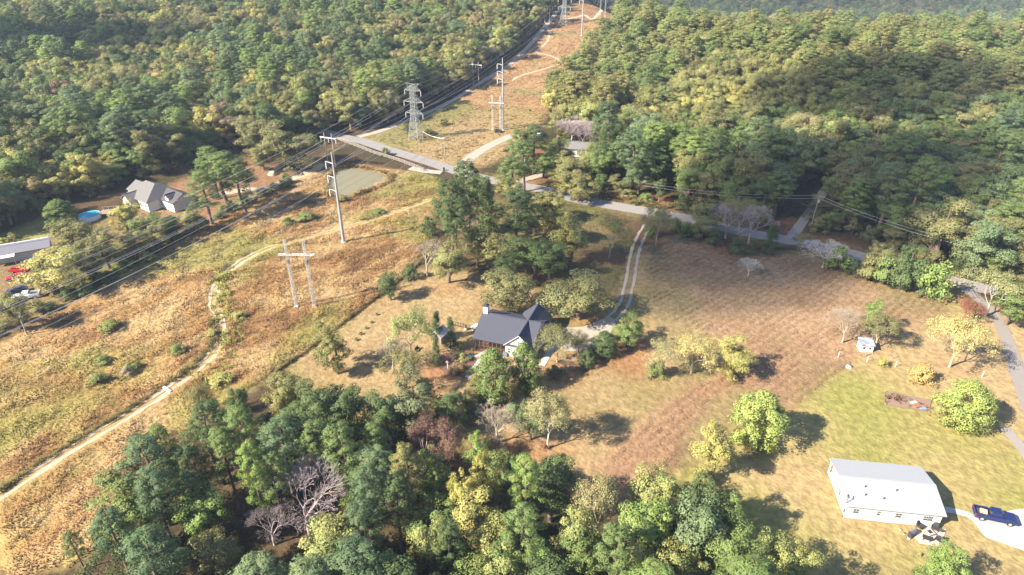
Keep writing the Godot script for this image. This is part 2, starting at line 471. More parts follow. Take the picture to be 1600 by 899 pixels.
var grove := PackedVector2Array([Vector2(-22.4, -183), Vector2(-6.5, -151.8), Vector2(9.2, -140.6), Vector2(21.6, -130.4), Vector2(31, -158.9), Vector2(24.8, -187.6), Vector2(3.9, -192.3), Vector2(-12.2, -202.5)])
var clay := [   # bare red soil and pine straw: where, how wide, how strong
	[Vector2(23.7, -110.4), 5.5, .8], [Vector2(26.6, -116.5), 3.5, .7], [Vector2(-14.1, -111), 7.0, .8], [Vector2(-16.9, -106.8), 5.0, .7], [Vector2(16.3, -127.7), 7.0, .8], [Vector2(10.1, -107.6), 7.0, .75], [Vector2(75.7, -177.4), 7.0, .9], [Vector2(31.8, -197.3), 7.0, .8], [Vector2(44.9, -193.4), 8.0, .7],
	[Vector2(16.2, -202.3), 6.0, .7], [Vector2(-86.8, -185.2), 9.0, .9], [Vector2(-91.3, -177.6), 7.0, .8], [Vector2(-97, -164.2), 6.0, .7], [Vector2(-92.3, -161.4), 5.0, .6], [Vector2(0.5, -87.1), 8.0, .7], [Vector2(-2.1, -84.1), 6.0, .6], [Vector2(55, -161), 5.0, .8], [Vector2(39.2, -167.1), 7.0, .7], [Vector2(4.3, -216.3), 8.0, .8],
	[Vector2(9.3, -239.2), 7.0, .9], [Vector2(7, -145.3), 6.0, .8], [Vector2(24.1, -157.2), 5.0, .7], [Vector2(87.7, -110.2), 6.0, .35], [Vector2(105.3, -161.9), 7.0, .7], [Vector2(83.9, -163.7), 7.0, .6], [Vector2(-15.2, -140.4), 5.0, .5], [Vector2(-19, -98.7), 4.0, .8], [Vector2(7.6, -86.3), 4.0, .6], [Vector2(-2.9, -133.2), 6.0, .6],
]


func row(p: Vector2) -> float:   # across the mower's rows
	return p.x * .78 + p.y * .62 + 9.0 * sin((p.x - p.y) * .017)


func zone(p: Vector2) -> Array:   # [what grows there, its colour]
	var j := p + Vector2(noise_b.get_noise_2d(p.x * 2, p.y * 2), noise_b.get_noise_2d(p.x * 2 + 50, p.y * 2)) * 1.6
	var a := noise_a.get_noise_2d(p.x, p.y)
	var b := noise_b.get_noise_2d(p.x, p.y)
	var c := noise_c.get_noise_2d(p.x, p.y)
	var streak := noise_b.get_noise_2d((p.x * .55 - p.y * .83) * .5, (p.x * .83 + p.y * .55) * 2.6)
	var what := "wood"
	var col := Color(0.108, 0.072, 0.043).lerp(Color(0.054, 0.050, 0.024), clampf(.5 + b * 1.4, 0, 1))  # woodland floor, darkened so the gaps between crowns read as shade
	if inside(j, corridor) or inside(j, corridor_low):
		what = "tall"
		col = Color(.410, .255, .110).lerp(Color(.310, .180, .075), clampf(.4 + a * 1.7, 0, 1)).lerp(Color(.480, .350, .180), clampf(b * 2.0, 0, .8)).lerp(Color(.230, .135, .065), clampf(-b * 2.2 - .2, 0, .7)).lerp(Color(.500, .360, .180), clampf(streak * 2.2 - .1, 0, .65)).lerp(Color(.290, .270, .085), clampf(c * 3.2 - .45, 0, .85))
		if p.x < -70 and p.y > -112:
			col = col.lerp(Color(0.330, 0.270, 0.090), clampf(.3 + b, 0, .6))
	elif inside(j, corridor_far):
		if inside(j, broomsedge):
			what = "broom"
			col = Color(0.321, 0.194, 0.102).lerp(Color(0.369, 0.243, 0.124), clampf(.5 + b * 1.5, 0, 1)).lerp(Color(0.257, 0.234, 0.106), clampf(c * 2.4 - .4, 0, .7))
		else:
			what = "rough"
			col = Color(.330, .240, .120).lerp(Color(.270, .215, .090), clampf(.35 + a * 1.2 + c * .5, 0, 1)).lerp(Color(.200, .190, .070), smoothstep(0.0, -14.0, p.x + (p.y + 262) * .42 + 24.0) * .7)  # left strip greener, with the forest edge's shade in its darker colour
	elif inside(j, hay_field):
		what = "hay"
		var along := sin(row(p) * 2.4 + b * 1.2)
		col = Color(0.275, 0.173, 0.098).lerp(Color(0.360, 0.245, 0.146), clampf(.5 + along * .17 + b * .8, 0, 1)).lerp(Color(0.212, 0.178, 0.086), clampf(c * 2.4 - .3, 0, .7)).lerp(Color(0.318, 0.173, 0.095), clampf(a * 1.5 - .2, 0, .5))
		col = col.lerp(Color(0.254, 0.134, 0.082), smoothstep(-128.0, -104.0, p.y) * clampf(.75 + b, 0, 1) * .45)
		if p.x < 42 and p.y < -118:
			col = col.lerp(Color(0.259, 0.210, 0.101), .55)
	elif inside(j, green_lawn):
		what = "lawn"
		col = Color(0.325, 0.262, 0.109).lerp(Color(0.361, 0.262, 0.135), clampf(.5 + a * 1.7 + b * .5, 0, 1)).lerp(Color(0.244, 0.239, 0.068), clampf(c * 2.0 - .12 + smoothstep(-90.0, -74.0, p.y) * .62, 0, .85))
	elif inside(j, house_lawn):
		what = "lawn"
		col = Color(0.296, 0.211, 0.104).lerp(Color(0.340, 0.244, 0.126), clampf(.5 + b * 1.6, 0, 1)).lerp(Color(0.200, 0.170, 0.063), clampf(c * 2.2 - .1 + smoothstep(-2.0, 14.0, p.x) * .25, 0, .8))
	elif inside(j, grove):
		col = Color(0.158, 0.112, 0.060).lerp(Color(0.143, 0.135, 0.053), clampf(.5 + b * 1.5, 0, 1))
	elif inside(j, west_lawn):
		what = "lawn"
		col = Color(.240, .245, .075).lerp(Color(.300, .270, .100), clampf(.5 + b * 1.6, 0, 1))
	elif inside(j, left_yards):
		what = "lawn"
		col = Color(0.244, 0.159, 0.085).lerp(Color(0.155, 0.148, 0.052), clampf(.45 + c * 1.6 + b * .5, 0, 1)).lerp(Color(0.266, 0.141, 0.081), clampf(a * 1.2, 0, .6))
	elif inside(j, road_sides):
		what = "lawn"
		col = Color(0.192, 0.141, 0.070).lerp(Color(0.148, 0.141, 0.052), clampf(.5 + b * 1.8, 0, 1))
	elif p.y > -300 and not inside(j, front_wood) and p.x > 30 and p.y > -160 and p.x < 110:
		what = "lawn"
		col = Color(0.244, 0.192, 0.089)
	for q in clay:
		var d: float = p.distance_to(q[0]) / q[1] + b * .8
		if d < 1.0 and what != "tall":
			col = col.lerp(Color(0.296, 0.130, 0.067), (1.0 - d * d) * q[2] * .75)
	return [what, col]


func lines(parts: Array) -> PackedFloat32Array:   # [from, to, step] one after the other
	var out := PackedFloat32Array()
	for q in parts:
		var x: float = q[0]
		while x < q[1] - .001:
			out.append(x)
			x += q[2]
	out.append(parts[parts.size() - 1][1])
	return out


func build_ground() -> void:
	var xs := lines([[-2600, -600, 200], [-600, -220, 20], [-220, -144, 4], [-144, 144, .95], [144, 260, 4], [260, 600, 20], [600, 2600, 200]])
	var zs := lines([[-2800, -1000, 200], [-1000, -620, 15], [-620, -330, 2.5], [-330, -55, .95], [-55, 60, 8], [60, 1200, 120]])
	var b := Buf.new()
	var w := xs.size()
	for z in zs:
		for x in xs:
			b.v.append(Vector3(x, gh(x, z), z))
			var e := 1.5
			b.n.append(Vector3(gh(x - e, z) - gh(x + e, z), 2 * e, gh(x, z - e) - gh(x, z + e)).normalized())
			if absf(x) < 330 and z > -640 and z < -30:
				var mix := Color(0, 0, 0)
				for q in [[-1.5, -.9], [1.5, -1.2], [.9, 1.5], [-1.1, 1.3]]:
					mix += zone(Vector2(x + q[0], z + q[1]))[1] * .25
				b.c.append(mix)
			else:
				b.c.append(Color(.050, .044, .028))  # far woodland floor, shade between the trees put into its dark colour
	for r in zs.size() - 1:
		for k in w - 1:
			var a := r * w + k
			b.i.append_array([a, a + 1, a + w, a + 1, a + w + 1, a + w])
	var m := StandardMaterial3D.new()
	m.vertex_color_use_as_albedo = true
	m.albedo_texture = noise_texture(.012, .74, 1.0, 1024, 7, 5)
	m.albedo_color = Color(1.0, 1.0, 1.0)
	m.uv1_triplanar = true
	m.uv1_world_triplanar = true
	m.uv1_scale = Vector3.ONE / 23.0
	m.roughness = .95
	m.metallic_specular = .15
	m.normal_enabled = true
	m.normal_texture = noise_texture(.05, 0, 1, 512, 4, 8, true)
	m.normal_scale = .35
	tag(put(b, "ground", m), "rolling ground of lawns, tall grass, hay field and woodland floor", "", "", "structure")


func scatter(called: String, label: String, blade: ArrayMesh, wanted: String, box: Rect2, step: float, size: Vector2, far := 0.0, keep := 1.0, tint_scale := 1.0) -> void:
	var rng := RandomNumberGenerator.new()
	rng.seed = hash(called)
	var where: Array[Transform3D] = []
	var tint := PackedColorArray()
	var z := box.position.y
	while z < box.end.y:
		var s := step * (1.0 + far * clampf((-z - 120.0) / 200.0, 0, 3))
		var x := box.position.x
		while x < box.end.x:
			var p := Vector2(x + rng.randf() * s, z + rng.randf() * s)
			x += s
			if absf(p.x) > 20 - p.y * .80 or rng.randf() > keep or near_track(p):
				continue
			var q := zone(p)
			if q[0] != wanted or inside(p, pond_shape) or wanted == "hay" and sin(row(p) * 3.9) < -.1:
				continue
			var k := rng.randf_range(size.x, size.y) * (1.0 + .9 * noise_b.get_noise_2d(p.x * 2.2, p.y * 2.2))
			where.append(Transform3D(Basis(Vector3.UP, rng.randf() * TAU).scaled(Vector3(k, k * rng.randf_range(.75, 1.25), k) * (s / step * .5 + .5)), on(p, -.03)))
			var c: Color = q[1]
			var f := rng.randf_range(.91, 1.09)
			tint.append(Color(c.r * f * rng.randf_range(.95, 1.08), c.g * f, c.b * f * rng.randf_range(.85, 1.1)) * tint_scale)  # last factor scales the colour of all tufts evenly
		z += s
	var mm := MultiMesh.new()
	mm.transform_format = MultiMesh.TRANSFORM_3D
	mm.use_colors = true
	mm.mesh = blade
	mm.instance_count = where.size()
	for k in where.size():
		mm.set_instance_transform(k, where[k])
		mm.set_instance_color(k, tint[k])
	var o := MultiMeshInstance3D.new()
	o.multimesh = mm
	o.material_override = leaf_mat(Color.WHITE)
	o.name = numbered(called)
	add_child(o)
	tag(o, label, "grass", "", "stuff")


func fringe(called: String, label: String, blade: ArrayMesh, line: PackedVector2Array, half: float, step: float, size: Vector2, lin: Color) -> void:
	# tufts along a line: reeds round the pond, rank grass beside a track
	var rng := RandomNumberGenerator.new()
	rng.seed = hash(called)
	var p := smooth_line(line, step)
	var mm := MultiMesh.new()
	mm.transform_format = MultiMesh.TRANSFORM_3D
	mm.use_colors = true
	mm.mesh = blade
	mm.instance_count = p.size() * 3
	for k in p.size() * 3:
		var q := p[k / 3] + Vector2(rng.randfn(), rng.randfn()) * half
		var g := rng.randf_range(size.x, size.y) * (1.0 + .8 * noise_b.get_noise_2d(q.x * 2, q.y * 2))
		mm.set_instance_transform(k, Transform3D(Basis(Vector3.UP, rng.randf() * TAU).scaled(Vector3.ONE * g), on(q, -.03)))
		mm.set_instance_color(k, lin * rng.randf_range(.7, 1.25))
	var o := MultiMeshInstance3D.new()
	o.multimesh = mm
	o.material_override = leaf_mat(Color.WHITE)
	o.name = numbered(called)
	add_child(o)
	tag(o, label, "grass", "", "stuff")


var tracks := []   # [line, half width]: ways that no grass grows on


func near_track(p: Vector2) -> bool:
	for t in tracks:
		var r: Rect2 = t[2]
		if r.has_point(p):
			var l: PackedVector2Array = t[0]
			for k in l.size() - 1:
				if Geometry2D.get_closest_point_to_segment(p, l[k], l[k + 1]).distance_to(p) < t[1]:
					return true
	return false


func track(line: PackedVector2Array, half: float) -> PackedVector2Array:
	var l := smooth_line(line, 5.0)
	var r := Rect2(l[0], Vector2.ZERO)
	for q in l:
		r = r.expand(q)
	tracks.append([l, half, r.grow(half)])
	return line


func tuft(blades: int, spread: float, tall: float, wide: float, lean: float, s: int) -> ArrayMesh:
	var rng := RandomNumberGenerator.new()
	rng.seed = s
	var b := Buf.new()
	for k in blades:
		var a := rng.randf() * TAU
		var foot := Vector3(cos(a), 0, sin(a)) * spread * sqrt(rng.randf())
		var out := Vector3(cos(a), 0, sin(a)).rotated(Vector3.UP, rng.randf_range(-1, 1))
		var tip := foot + out * lean * rng.randf_range(.4, 1.4) + Vector3(0, tall * rng.randf_range(.6, 1.15), 0)
		var side := out.cross(Vector3.UP).normalized() * wide * rng.randf_range(.6, 1.3)
		var n := (Vector3.UP * 2.4 + out * .4 + Vector3(rng.randfn(), 0, rng.randfn()) * .2).normalized()
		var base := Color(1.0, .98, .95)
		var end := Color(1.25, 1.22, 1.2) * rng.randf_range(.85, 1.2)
		var k0 := b.v.size()
		b.v.append_array([foot - side * .5, foot + side * .5, foot.lerp(tip, .6) + side, foot.lerp(tip, .6) - side, tip])
		for q in 5:
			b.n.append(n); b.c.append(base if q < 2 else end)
		b.i.append_array([k0, k0 + 2, k0 + 1, k0, k0 + 3, k0 + 2, k0 + 3, k0 + 4, k0 + 2])
	return b.mesh()


# ---------------------------------------------------------------- the woods
var landmarks := [["the lattice tower", Vector2(-36.9, -255.9)], ["the far lattice tower", Vector2(31.6, -440)], ["the near steel pole", Vector2(-45.6, -166.5)], ["the middle steel pole", Vector2(-3.9, -268.8)], ["the hip-roofed house", Vector2(-112.2, -197.3)], ["the pond", Vector2(-50.5, -211.6)], ["the utility pole", Vector2(85.2, -176.9)], ["the dark-roofed house", Vector2(0, -122.5)], ["the white gabled house", Vector2(59.7, -77.3)], ["the big bare tree", Vector2(-31.4, -69.7)], ["the forest road", Vector2(-47, -274.7)], ["the far wooden poles", Vector2(-17.4, -335.2)], ["the side road", Vector2(87.2, -185.2)], ["the long low building", Vector2(-130.2, -160.9)]]


func wood_at(p: Vector2) -> String:
	# west and east of the corridor, and beyond the road
	if p.y < -640 or p.y < -560 and p.x > 130:
		return "back"
	if inside(p, front_fill):
		return "front"
	if inside(p, west_wood):
		return "west"
	if inside(p, east_wood):
		return "east"
	return ""


var west_wood := PackedVector2Array([Vector2(-202.4, -144.6), Vector2(-148, -164.5), Vector2(-142.6, -177.9), Vector2(-140.3, -189.5), Vector2(-132.4, -196.2), Vector2(-125.5, -210.5), Vector2(-113.6, -224.4), Vector2(-116.3, -239.3), Vector2(-102.8, -250.6), Vector2(-89, -241.1), Vector2(-74.6, -259), Vector2(-60.7, -264.5), Vector2(-52.1, -273.7), Vector2(-43.9, -290.6), Vector2(-24.9, -336.5), Vector2(-3.5, -384.5), Vector2(17.5, -438.6), Vector2(35.5, -507.7), Vector2(45.4, -550.4), Vector2(61.2, -746.9), Vector2(-270, -789.1), Vector2(-939.1, -784), Vector2(-283.6, -202.3)])
var east_wood := PackedVector2Array([Vector2(173, -1093.9), Vector2(162.1, -1002.2), Vector2(60.2, -417.5), Vector2(44.2, -373.9), Vector2(33.3, -344.1), Vector2(23.6, -315.4), Vector2(14.9, -285.4), Vector2(17.9, -267.2), Vector2(32.9, -253), Vector2(32.9, -232.3), Vector2(26.9, -218.1), Vector2(25.8, -206.6), Vector2(37.2, -200.4), Vector2(54.3, -191.5), Vector2(63.8, -183.8), Vector2(74.9, -180.5), Vector2(83.8, -191.5), Vector2(93.9, -203.1), Vector2(97.5, -197.7), Vector2(89.7, -173.9), Vector2(93, -168.9), Vector2(101.1, -160.4), Vector2(108.5, -149.3), Vector2(118.6, -144.9), Vector2(134, -136), Vector2(250.1, -158.2), Vector2(1583.9, -1223.6), Vector2(1451.4, -1710.9), Vector2(528.9, -1225.9), Vector2(197.7, -1140.4)])


var front_fill := PackedVector2Array([Vector2(-48.1, -78.7), Vector2(-40.2, -82.9), Vector2(-29.3, -81.4), Vector2(-18.2, -77.2), Vector2(-9.8, -73.3), Vector2(-3.7, -67.4), Vector2(2.6, -60), Vector2(8.4, -56.3), Vector2(17, -57.2), Vector2(23.6, -56.3), Vector2(31.4, -54.5), Vector2(34.6, -49.4), Vector2(33.6, -42.7), Vector2(-40.1, -42.6), Vector2(-54.6, -56.2), Vector2(-53.1, -67.5)])


func crowded(p: Vector2) -> bool:   # whether a tree that the photograph shows stands here
	for q in planted:
		if q[0] != "bush" and (p.distance_to(Vector2(q[2], q[3])) < 3.2 or q[0] == "bare" and absf(p.x - q[2]) < 6.5 and p.y > q[3] - 2.0 and p.y < q[3] + 13.0):
			return true
	return false


func spelt(k: int) -> String:
	var ones := ["no", "one", "two", "three", "four", "five", "six", "seven", "eight", "nine", "ten", "eleven", "twelve", "thirteen", "fourteen", "fifteen", "sixteen", "seventeen", "eighteen", "nineteen"]
	var tens := ["", "", "twenty", "thirty", "forty", "fifty", "sixty", "seventy", "eighty", "ninety"]
	if k < 20:
		return ones[k]
	if k < 100:
		return tens[k / 10] + ("-" + ones[k % 10] if k % 10 else "")
	return ones[k / 100] + "-hundred" + ("-" + spelt(k % 100) if k % 100 else "")


func describe(p: Vector2, kind: String, shade: String) -> String:   # what it looks like and where it stands from the nearest thing one can find
	var best := 0
	for k in landmarks.size():
		if p.distance_to(landmarks[k][1]) < p.distance_to(landmarks[best][1]):
			best = k
	var d: Vector2 = p - landmarks[best][1]
	var word: String = {"leafy": "leafy tree", "pine": "pine", "bare": "bare tree", "sparse": "thinning tree"}[kind]
	return "%s %s %s metres %s %s and %s %s" % [tone_words.get(shade, shade), word, spelt(roundi(absf(d.y))), "behind" if d.y < 0 else "before", landmarks[best][0], spelt(roundi(absf(d.x))), "left" if d.x < 0 else "right"]


func build_woods() -> void:
	var rng := RandomNumberGenerator.new()
	rng.seed = 977
	var all := {"pine": [], "leafy": [], "bare": [], "sparse": []}
	var z := -1120.0
	while z < -38.0:
		var step := 5.9 if z > -420 else 7.0 if z > -640 else 9.0
		var x := -900.0
		while x < 900.0:
			var p := Vector2(x + rng.randf_range(.05, .95) * step, z + rng.randf_range(.05, .95) * step)
			x += step
			if absf(p.x) > 46 - p.y * .88:
				continue
			var wood := wood_at(p)
			if wood == "" or near_track(p) or wood == "front" and crowded(p):
				continue
			var a := noise_a.get_noise_2d(p.x * .55 + 300, p.y * .55)
			var c := noise_c.get_noise_2d(p.x * 1.4, p.y * 1.4 + 70)
			var r := rng.randf()
			var pines := (.5 if wood == "east" else .55 if wood == "front" else .16) + a * 1.1
			if wood == "east" and p.y > -200 or wood == "west" and p.y > -225:
				pines *= .35   # leafy edges
			var lit := wood == "east" and p.y < -235 - .12 * p.x  # sunlit part of the east wood, painted in with paler, yellower crown tones
			var kind := "pine" if r < pines else "leafy"
			var q := rng.randf()
			if q < .014:
				kind = "bare"
			elif q < .05:
				kind = "sparse"
			var shade := "mid"
			var u := rng.randf()
			if kind == "pine":
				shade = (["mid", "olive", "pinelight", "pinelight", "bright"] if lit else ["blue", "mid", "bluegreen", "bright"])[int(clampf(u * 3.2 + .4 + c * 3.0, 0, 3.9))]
			elif kind == "leafy":
				var f := u + c * .7
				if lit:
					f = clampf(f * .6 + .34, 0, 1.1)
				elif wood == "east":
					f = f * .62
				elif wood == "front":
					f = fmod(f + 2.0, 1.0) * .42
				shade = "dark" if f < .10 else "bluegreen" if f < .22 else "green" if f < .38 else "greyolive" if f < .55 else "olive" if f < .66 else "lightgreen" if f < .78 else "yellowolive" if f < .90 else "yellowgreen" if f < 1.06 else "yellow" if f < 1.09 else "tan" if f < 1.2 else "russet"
			elif kind == "sparse":
				shade = "pale" if u < .6 else "yellowolive"
			else:
				shade = "grey"
			var big := rng.randf_range(.72, 1.3) if wood != "front" else rng.randf_range(.72, 1.02)
			var tall: float = {"pine": 17.0, "leafy": 14.0, "bare": 12.5, "sparse": 13.0}[kind] * big * rng.randf_range(.9, 1.12)
			var wide: float = {"pine": 8.6, "leafy": 10.2, "bare": 9.0, "sparse": 9.0}[kind] * big
			all[kind].append([p, shade, tall, wide, wood])
		z += step
	for kind in all:
		var list: Array = all[kind]
		list.sort_custom(func(a, b): return a[0].length() - a[3] * 4 < b[0].length() - b[3] * 4)
		var single := 0
		var rest := []
		var most: int = {"pine": 240, "leafy": 190, "bare": 60, "sparse": 120}[kind]
		for q in list:
			if single < most and absf(q[0].x) < 4 - q[0].y * .78:
				single += 1
				tree(kind, q[1], q[0].x, q[0].y, q[2], q[3], describe(q[0], kind, q[1]), {"pine": "pines of the woods", "leafy": "leafy trees of the woods", "bare": "bare trees of the woods", "sparse": "thinning trees of the woods"}[kind])
			else:
				rest.append(q)
		mass(kind, rest)


func mass(kind: String, rest: Array) -> void:   # the trees farther off, too many to take one by one
	var rng := RandomNumberGenerator.new()
	rng.seed = hash(kind)
	var nominal: Vector2 = {"leafy": Vector2(6.7, 12), "pine": Vector2(5.1, 18), "bare": Vector2(8.0, 12.5), "sparse": Vector2(8.4, 11.6)}[kind]
	var o := Node3D.new()
	o.name = {"leafy": "distant_leafy_wood", "pine": "distant_pine_wood", "bare": "distant_bare_wood", "sparse": "distant_thinning_wood"}[kind]
	add_child(o)
	tag(o, {"leafy": "far-off mass of leafy trees filling the woods to the horizon", "pine": "far-off mass of pines mixed through the woods", "bare": "far-off bare grey trees scattered in the woods", "sparse": "far-off thinning trees scattered in the woods"}[kind], "forest", "", "stuff")
	var n: int = trunks[kind].size()
	for v in n:
		var where: Array[Transform3D] = []
		var tint := PackedColorArray()
		for k in rest.size():
			if k % n == v:
				var q: Array = rest[k]
				var t := Transform3D((Basis(Vector3.RIGHT, rng.randfn(0, .05)) * Basis(Vector3.UP, rng.randf() * TAU)).scaled(Vector3(q[3] / nominal.x * rng.randf_range(.88, 1.12), q[2] / nominal.y, q[3] / nominal.x * rng.randf_range(.88, 1.12))), on(q[0]))
				where.append(t)
				var f := rng.randf_range(.85, 1.18)
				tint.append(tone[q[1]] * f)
		for part in ["trunk", "crown"]:
			if part == "crown" and kind == "bare" or part == "trunk" and (kind == "leafy" or kind == "pine") and false:
				continue
			var mm := MultiMesh.new()
			mm.transform_format = MultiMesh.TRANSFORM_3D
			mm.use_colors = part == "crown"
			mm.mesh = trunks[kind][v] if part == "trunk" else crowns[kind][v]
			mm.instance_count = where.size()
			for k in where.size():
				mm.set_instance_transform(k, where[k])
				if part == "crown":
					mm.set_instance_color(k, tint[k])
			var c := MultiMeshInstance3D.new()
			c.multimesh = mm
			c.material_override = mat(bark_tone["brown" if kind == "leafy" or kind == "pine" else "grey" if kind == "bare" else "pale"], .9, 0, .2) if part == "trunk" else leaf_mat(Color.WHITE)
			c.name = part + "_mass"
			tag(c, "", "", "", "stuff")
			o.add_child(c, true)


# ---------------------------------------------------------------- power lines
func gdir() -> Vector2:
	return Vector2(.385, -.923)   # along the corridor, away from the viewer


func side() -> Vector3:
	return Vector3(.923, 0, .385)   # across it, to the right


func truss(b: Buf, a: Vector3, c: Vector3, w0: float, w1: float, bays: int, r: float, x: Vector3, y: Vector3) -> void:
	# four corner bars and zigzag bracing from a to c; x and y are the section's directions
	for k in bays:
		var t0 := float(k) / bays
		var t1 := float(k + 1) / bays
		var p0 := a.lerp(c, t0); var p1 := a.lerp(c, t1)
		var s0 := lerpf(w0, w1, t0) / 2; var s1 := lerpf(w0, w1, t1) / 2
		var q := [x + y, -x + y, -x - y, x - y]
		for m in 4:
			b.bar(p0 + q[m] * s0, p1 + q[m] * s1, r)
			b.bar(p0 + q[m] * s0, p1 + q[(m + 1) % 4] * s1, r * .7)
			b.bar(p0 + q[(m + 1) % 4] * s0, p1 + q[m] * s1, r * .7)
			b.bar(p1 + q[m] * s1, p1 + q[(m + 1) % 4] * s1, r * .7)


func insulator(parent: Node, at: Vector3, length: float, lin := Color(.62, .62, .62)) -> void:
	var b := Buf.new()
	b.tube(PackedVector3Array([at, at + Vector3(0, -.15, 0), at + Vector3(0, -.16, 0), at + Vector3(0, -length + .1, 0), at + Vector3(0, -length, 0)]), PackedFloat32Array([.03, .03, .11, .11, .04]), 6, Color.WHITE, true)
	put(b, "insulator", mat(lin, .4), parent)


func lattice_tower(at: Vector3, tall: float, label: String) -> Array:
	var o := thing("lattice_tower", label, "pylon", at, -.395, "steel lattice towers of the power line")
	var steel := mat(Color(.27, .29, .285), .6, .3)
	var waist := tall * .46
	for q in [[-1, -1], [1, -1], [1, 1], [-1, 1]]:
		var b := Buf.new()
		b.bar(Vector3(q[0] * 2.2, -.3, q[1] * 2.2), Vector3(q[0] * .95, waist, q[1] * .95), .16)
		b.bar(Vector3(q[0] * .95, waist, q[1] * .95), Vector3(q[0] * .75, tall * .97, q[1] * .75), .14)
		put(b, "leg", steel, o)
	var b := Buf.new()
	for k in 5:
		var t0 := k / 5.0
		var t1 := (k + 1) / 5.0
		var s0 := lerpf(2.2, .95, t0); var s1 := lerpf(2.2, .95, t1)
		var q := [Vector3(1, 0, 1), Vector3(-1, 0, 1), Vector3(-1, 0, -1), Vector3(1, 0, -1)]
		for m in 4:
			var a: Vector3 = q[m]; var c: Vector3 = q[(m + 1) % 4]
			b.bar(a * s0 + Vector3(0, waist * t0, 0), c * s1 + Vector3(0, waist * t1, 0), .085)
			b.bar(c * s0 + Vector3(0, waist * t0, 0), a * s1 + Vector3(0, waist * t1, 0), .085)
			b.bar(a * s1 + Vector3(0, waist * t1, 0), c * s1 + Vector3(0, waist * t1, 0), .10)
	put(b, "lower_bracing", steel, o)
	b = Buf.new()
	truss(b, Vector3(0, waist, 0), Vector3(0, tall * .97, 0), 1.9, 1.5, 7, .10, Vector3.RIGHT, Vector3.BACK)
	put(b, "upper_bracing", steel, o)
	var ends := []
	for q in [[.88, 3.4], [.68, 4.1], [.48, 3.7]]:
		var y: float = tall * q[0]
		b = Buf.new()
		for s in [-1.0, 1.0]:
			for d in [-.85, .85]:
				b.bar(Vector3(s * .85, y, d), Vector3(s * q[1], y, 0), .15)
				b.bar(Vector3(s * .85, y + 1.5, d), Vector3(s * q[1], y, 0), .11)
				b.bar(Vector3(s * 2.1, y, d * .55), Vector3(s * 1.5, y + 1.1, d * .7), .08)
			b.bar(Vector3(s * 2.1, y, -.5), Vector3(s * 2.1, y, .5), .08)
		b.bar(Vector3(-.9, y, .88), Vector3(.9, y, .88), .14); b.bar(Vector3(-.9, y, -.88), Vector3(.9, y, -.88), .14)
		put(b, "crossarm", steel, o)
		for s in [-1.0, 1.0]:
			insulator(o, Vector3(s * q[1], y, 0), 1.9)
			ends.append(at + side() * (s * q[1]) + Vector3(0, y - 1.9, 0))
	b = Buf.new()
	for s in [-1.0, 1.0]:
		for d in [-.7, .7]:
			b.bar(Vector3(s * .7, tall * .9, d), Vector3(s * 2.7, tall, 0), .10)
		b.bar(Vector3(0, tall * .985, 0), Vector3(s * 2.7, tall, 0), .13)
		ends.append(at + side() * (s * 2.7) + Vector3(0, tall, 0))
	put(b, "peak", steel, o)
	return ends


func steel_pole(at: Vector3, tall: float, heights: Array, label: String) -> Array:
	var o := thing("steel_pole", label, "pylon", at, -.395, "tall steel poles of the power line")
	var steel := mat(Color(.36, .37, .39), .5, .3)
	var b := Buf.new()
	b.tube(PackedVector3Array([Vector3(0, -.3, 0), Vector3(0, tall * .5, 0), Vector3(0, tall, 0)]), PackedFloat32Array([.46, .34, .17]), 12, Color.WHITE, true)
	put(b, "pole", steel, o)
	b = Buf.new()
	b.disc(Vector3(0, .12, 0), Vector3.UP, .75, .3)
	put(b, "base_plate", mat(Color(.42, .40, .37)), o)
	var ends := []
	for h in heights:
		b = Buf.new()
		b.tube(PackedVector3Array([Vector3(0, tall * h, 0), Vector3(-1.1, tall * h + .28, 0), Vector3(-2.3, tall * h + .35, 0)]), PackedFloat32Array([.17, .13, .09]), 6, Color.WHITE, true)
		put(b, "arm", steel, o)
		insulator(o, Vector3(-2.25, tall * h + .3, 0), 1.9, Color(.7, .72, .74))
		ends.append(at - side() * 2.25 + Vector3(0, tall * h - 1.6, 0))
	ends.append(at + Vector3(0, tall, 0))
	return ends


func white_frame(at: Vector3, tall: float, gap: float, label: String) -> Array:
	var o := thing("lattice_pylon", label, "pylon", at, -.02 if at.z > -200 else -.2, "white lattice H-frames of the power line")
	var paint := mat(Color(.46, .46, .45), .5, .15)
	var y := tall * .80
	for s in [-1.0, 1.0]:
		var b := Buf.new()
		truss(b, Vector3(s * gap / 2, -.2, 0), Vector3(s * gap / 2, tall, 0), .62, .48, int(tall / .95), .042, Vector3.RIGHT, Vector3.BACK)
		var leg := put(b, "leg", paint, o)
		b = Buf.new()
		b.box(Vector3(s * gap / 2, -.3, 0), Vector3(.9, .5, .9))
		put(b, "footing", mat(Color(.42, .40, .36)), leg)
		b = Buf.new()
		b.box(Vector3(s * gap / 2, y - 2.2, .1), Vector3(.45, .9, .62))
		put(b, "bracket", mat(Color(.20, .21, .23), .5, .3), leg)
	var b := Buf.new()
	var half := gap * .96
	for d in [-.36, .36]:
		b.box(Vector3(0, y - .22, d), Vector3(half * 2, .24, .06))
	for k in 9:
		b.bar(Vector3(-half + half * 2 * k / 8.0, y, -.36), Vector3(-half + half * 2 * minf(8, k + .8) / 8.0, y, .36), .16, .1)
	put(b, "crossarm", paint, o)
	var ends := []
	var across := Vector3.RIGHT.rotated(Vector3.UP, o.rotation.y)
	for s in [-.96, 0.0, .96]:
		insulator(o, Vector3(s * half, y - .22, 0), 1.5, Color(.22, .18, .15))
		ends.append(at + across * (s * half) + Vector3(0, y - 1.7, 0))
	for s in [-.5, .5]:
		ends.append(at + across * (s * gap) + Vector3(0, tall, 0))
	return ends


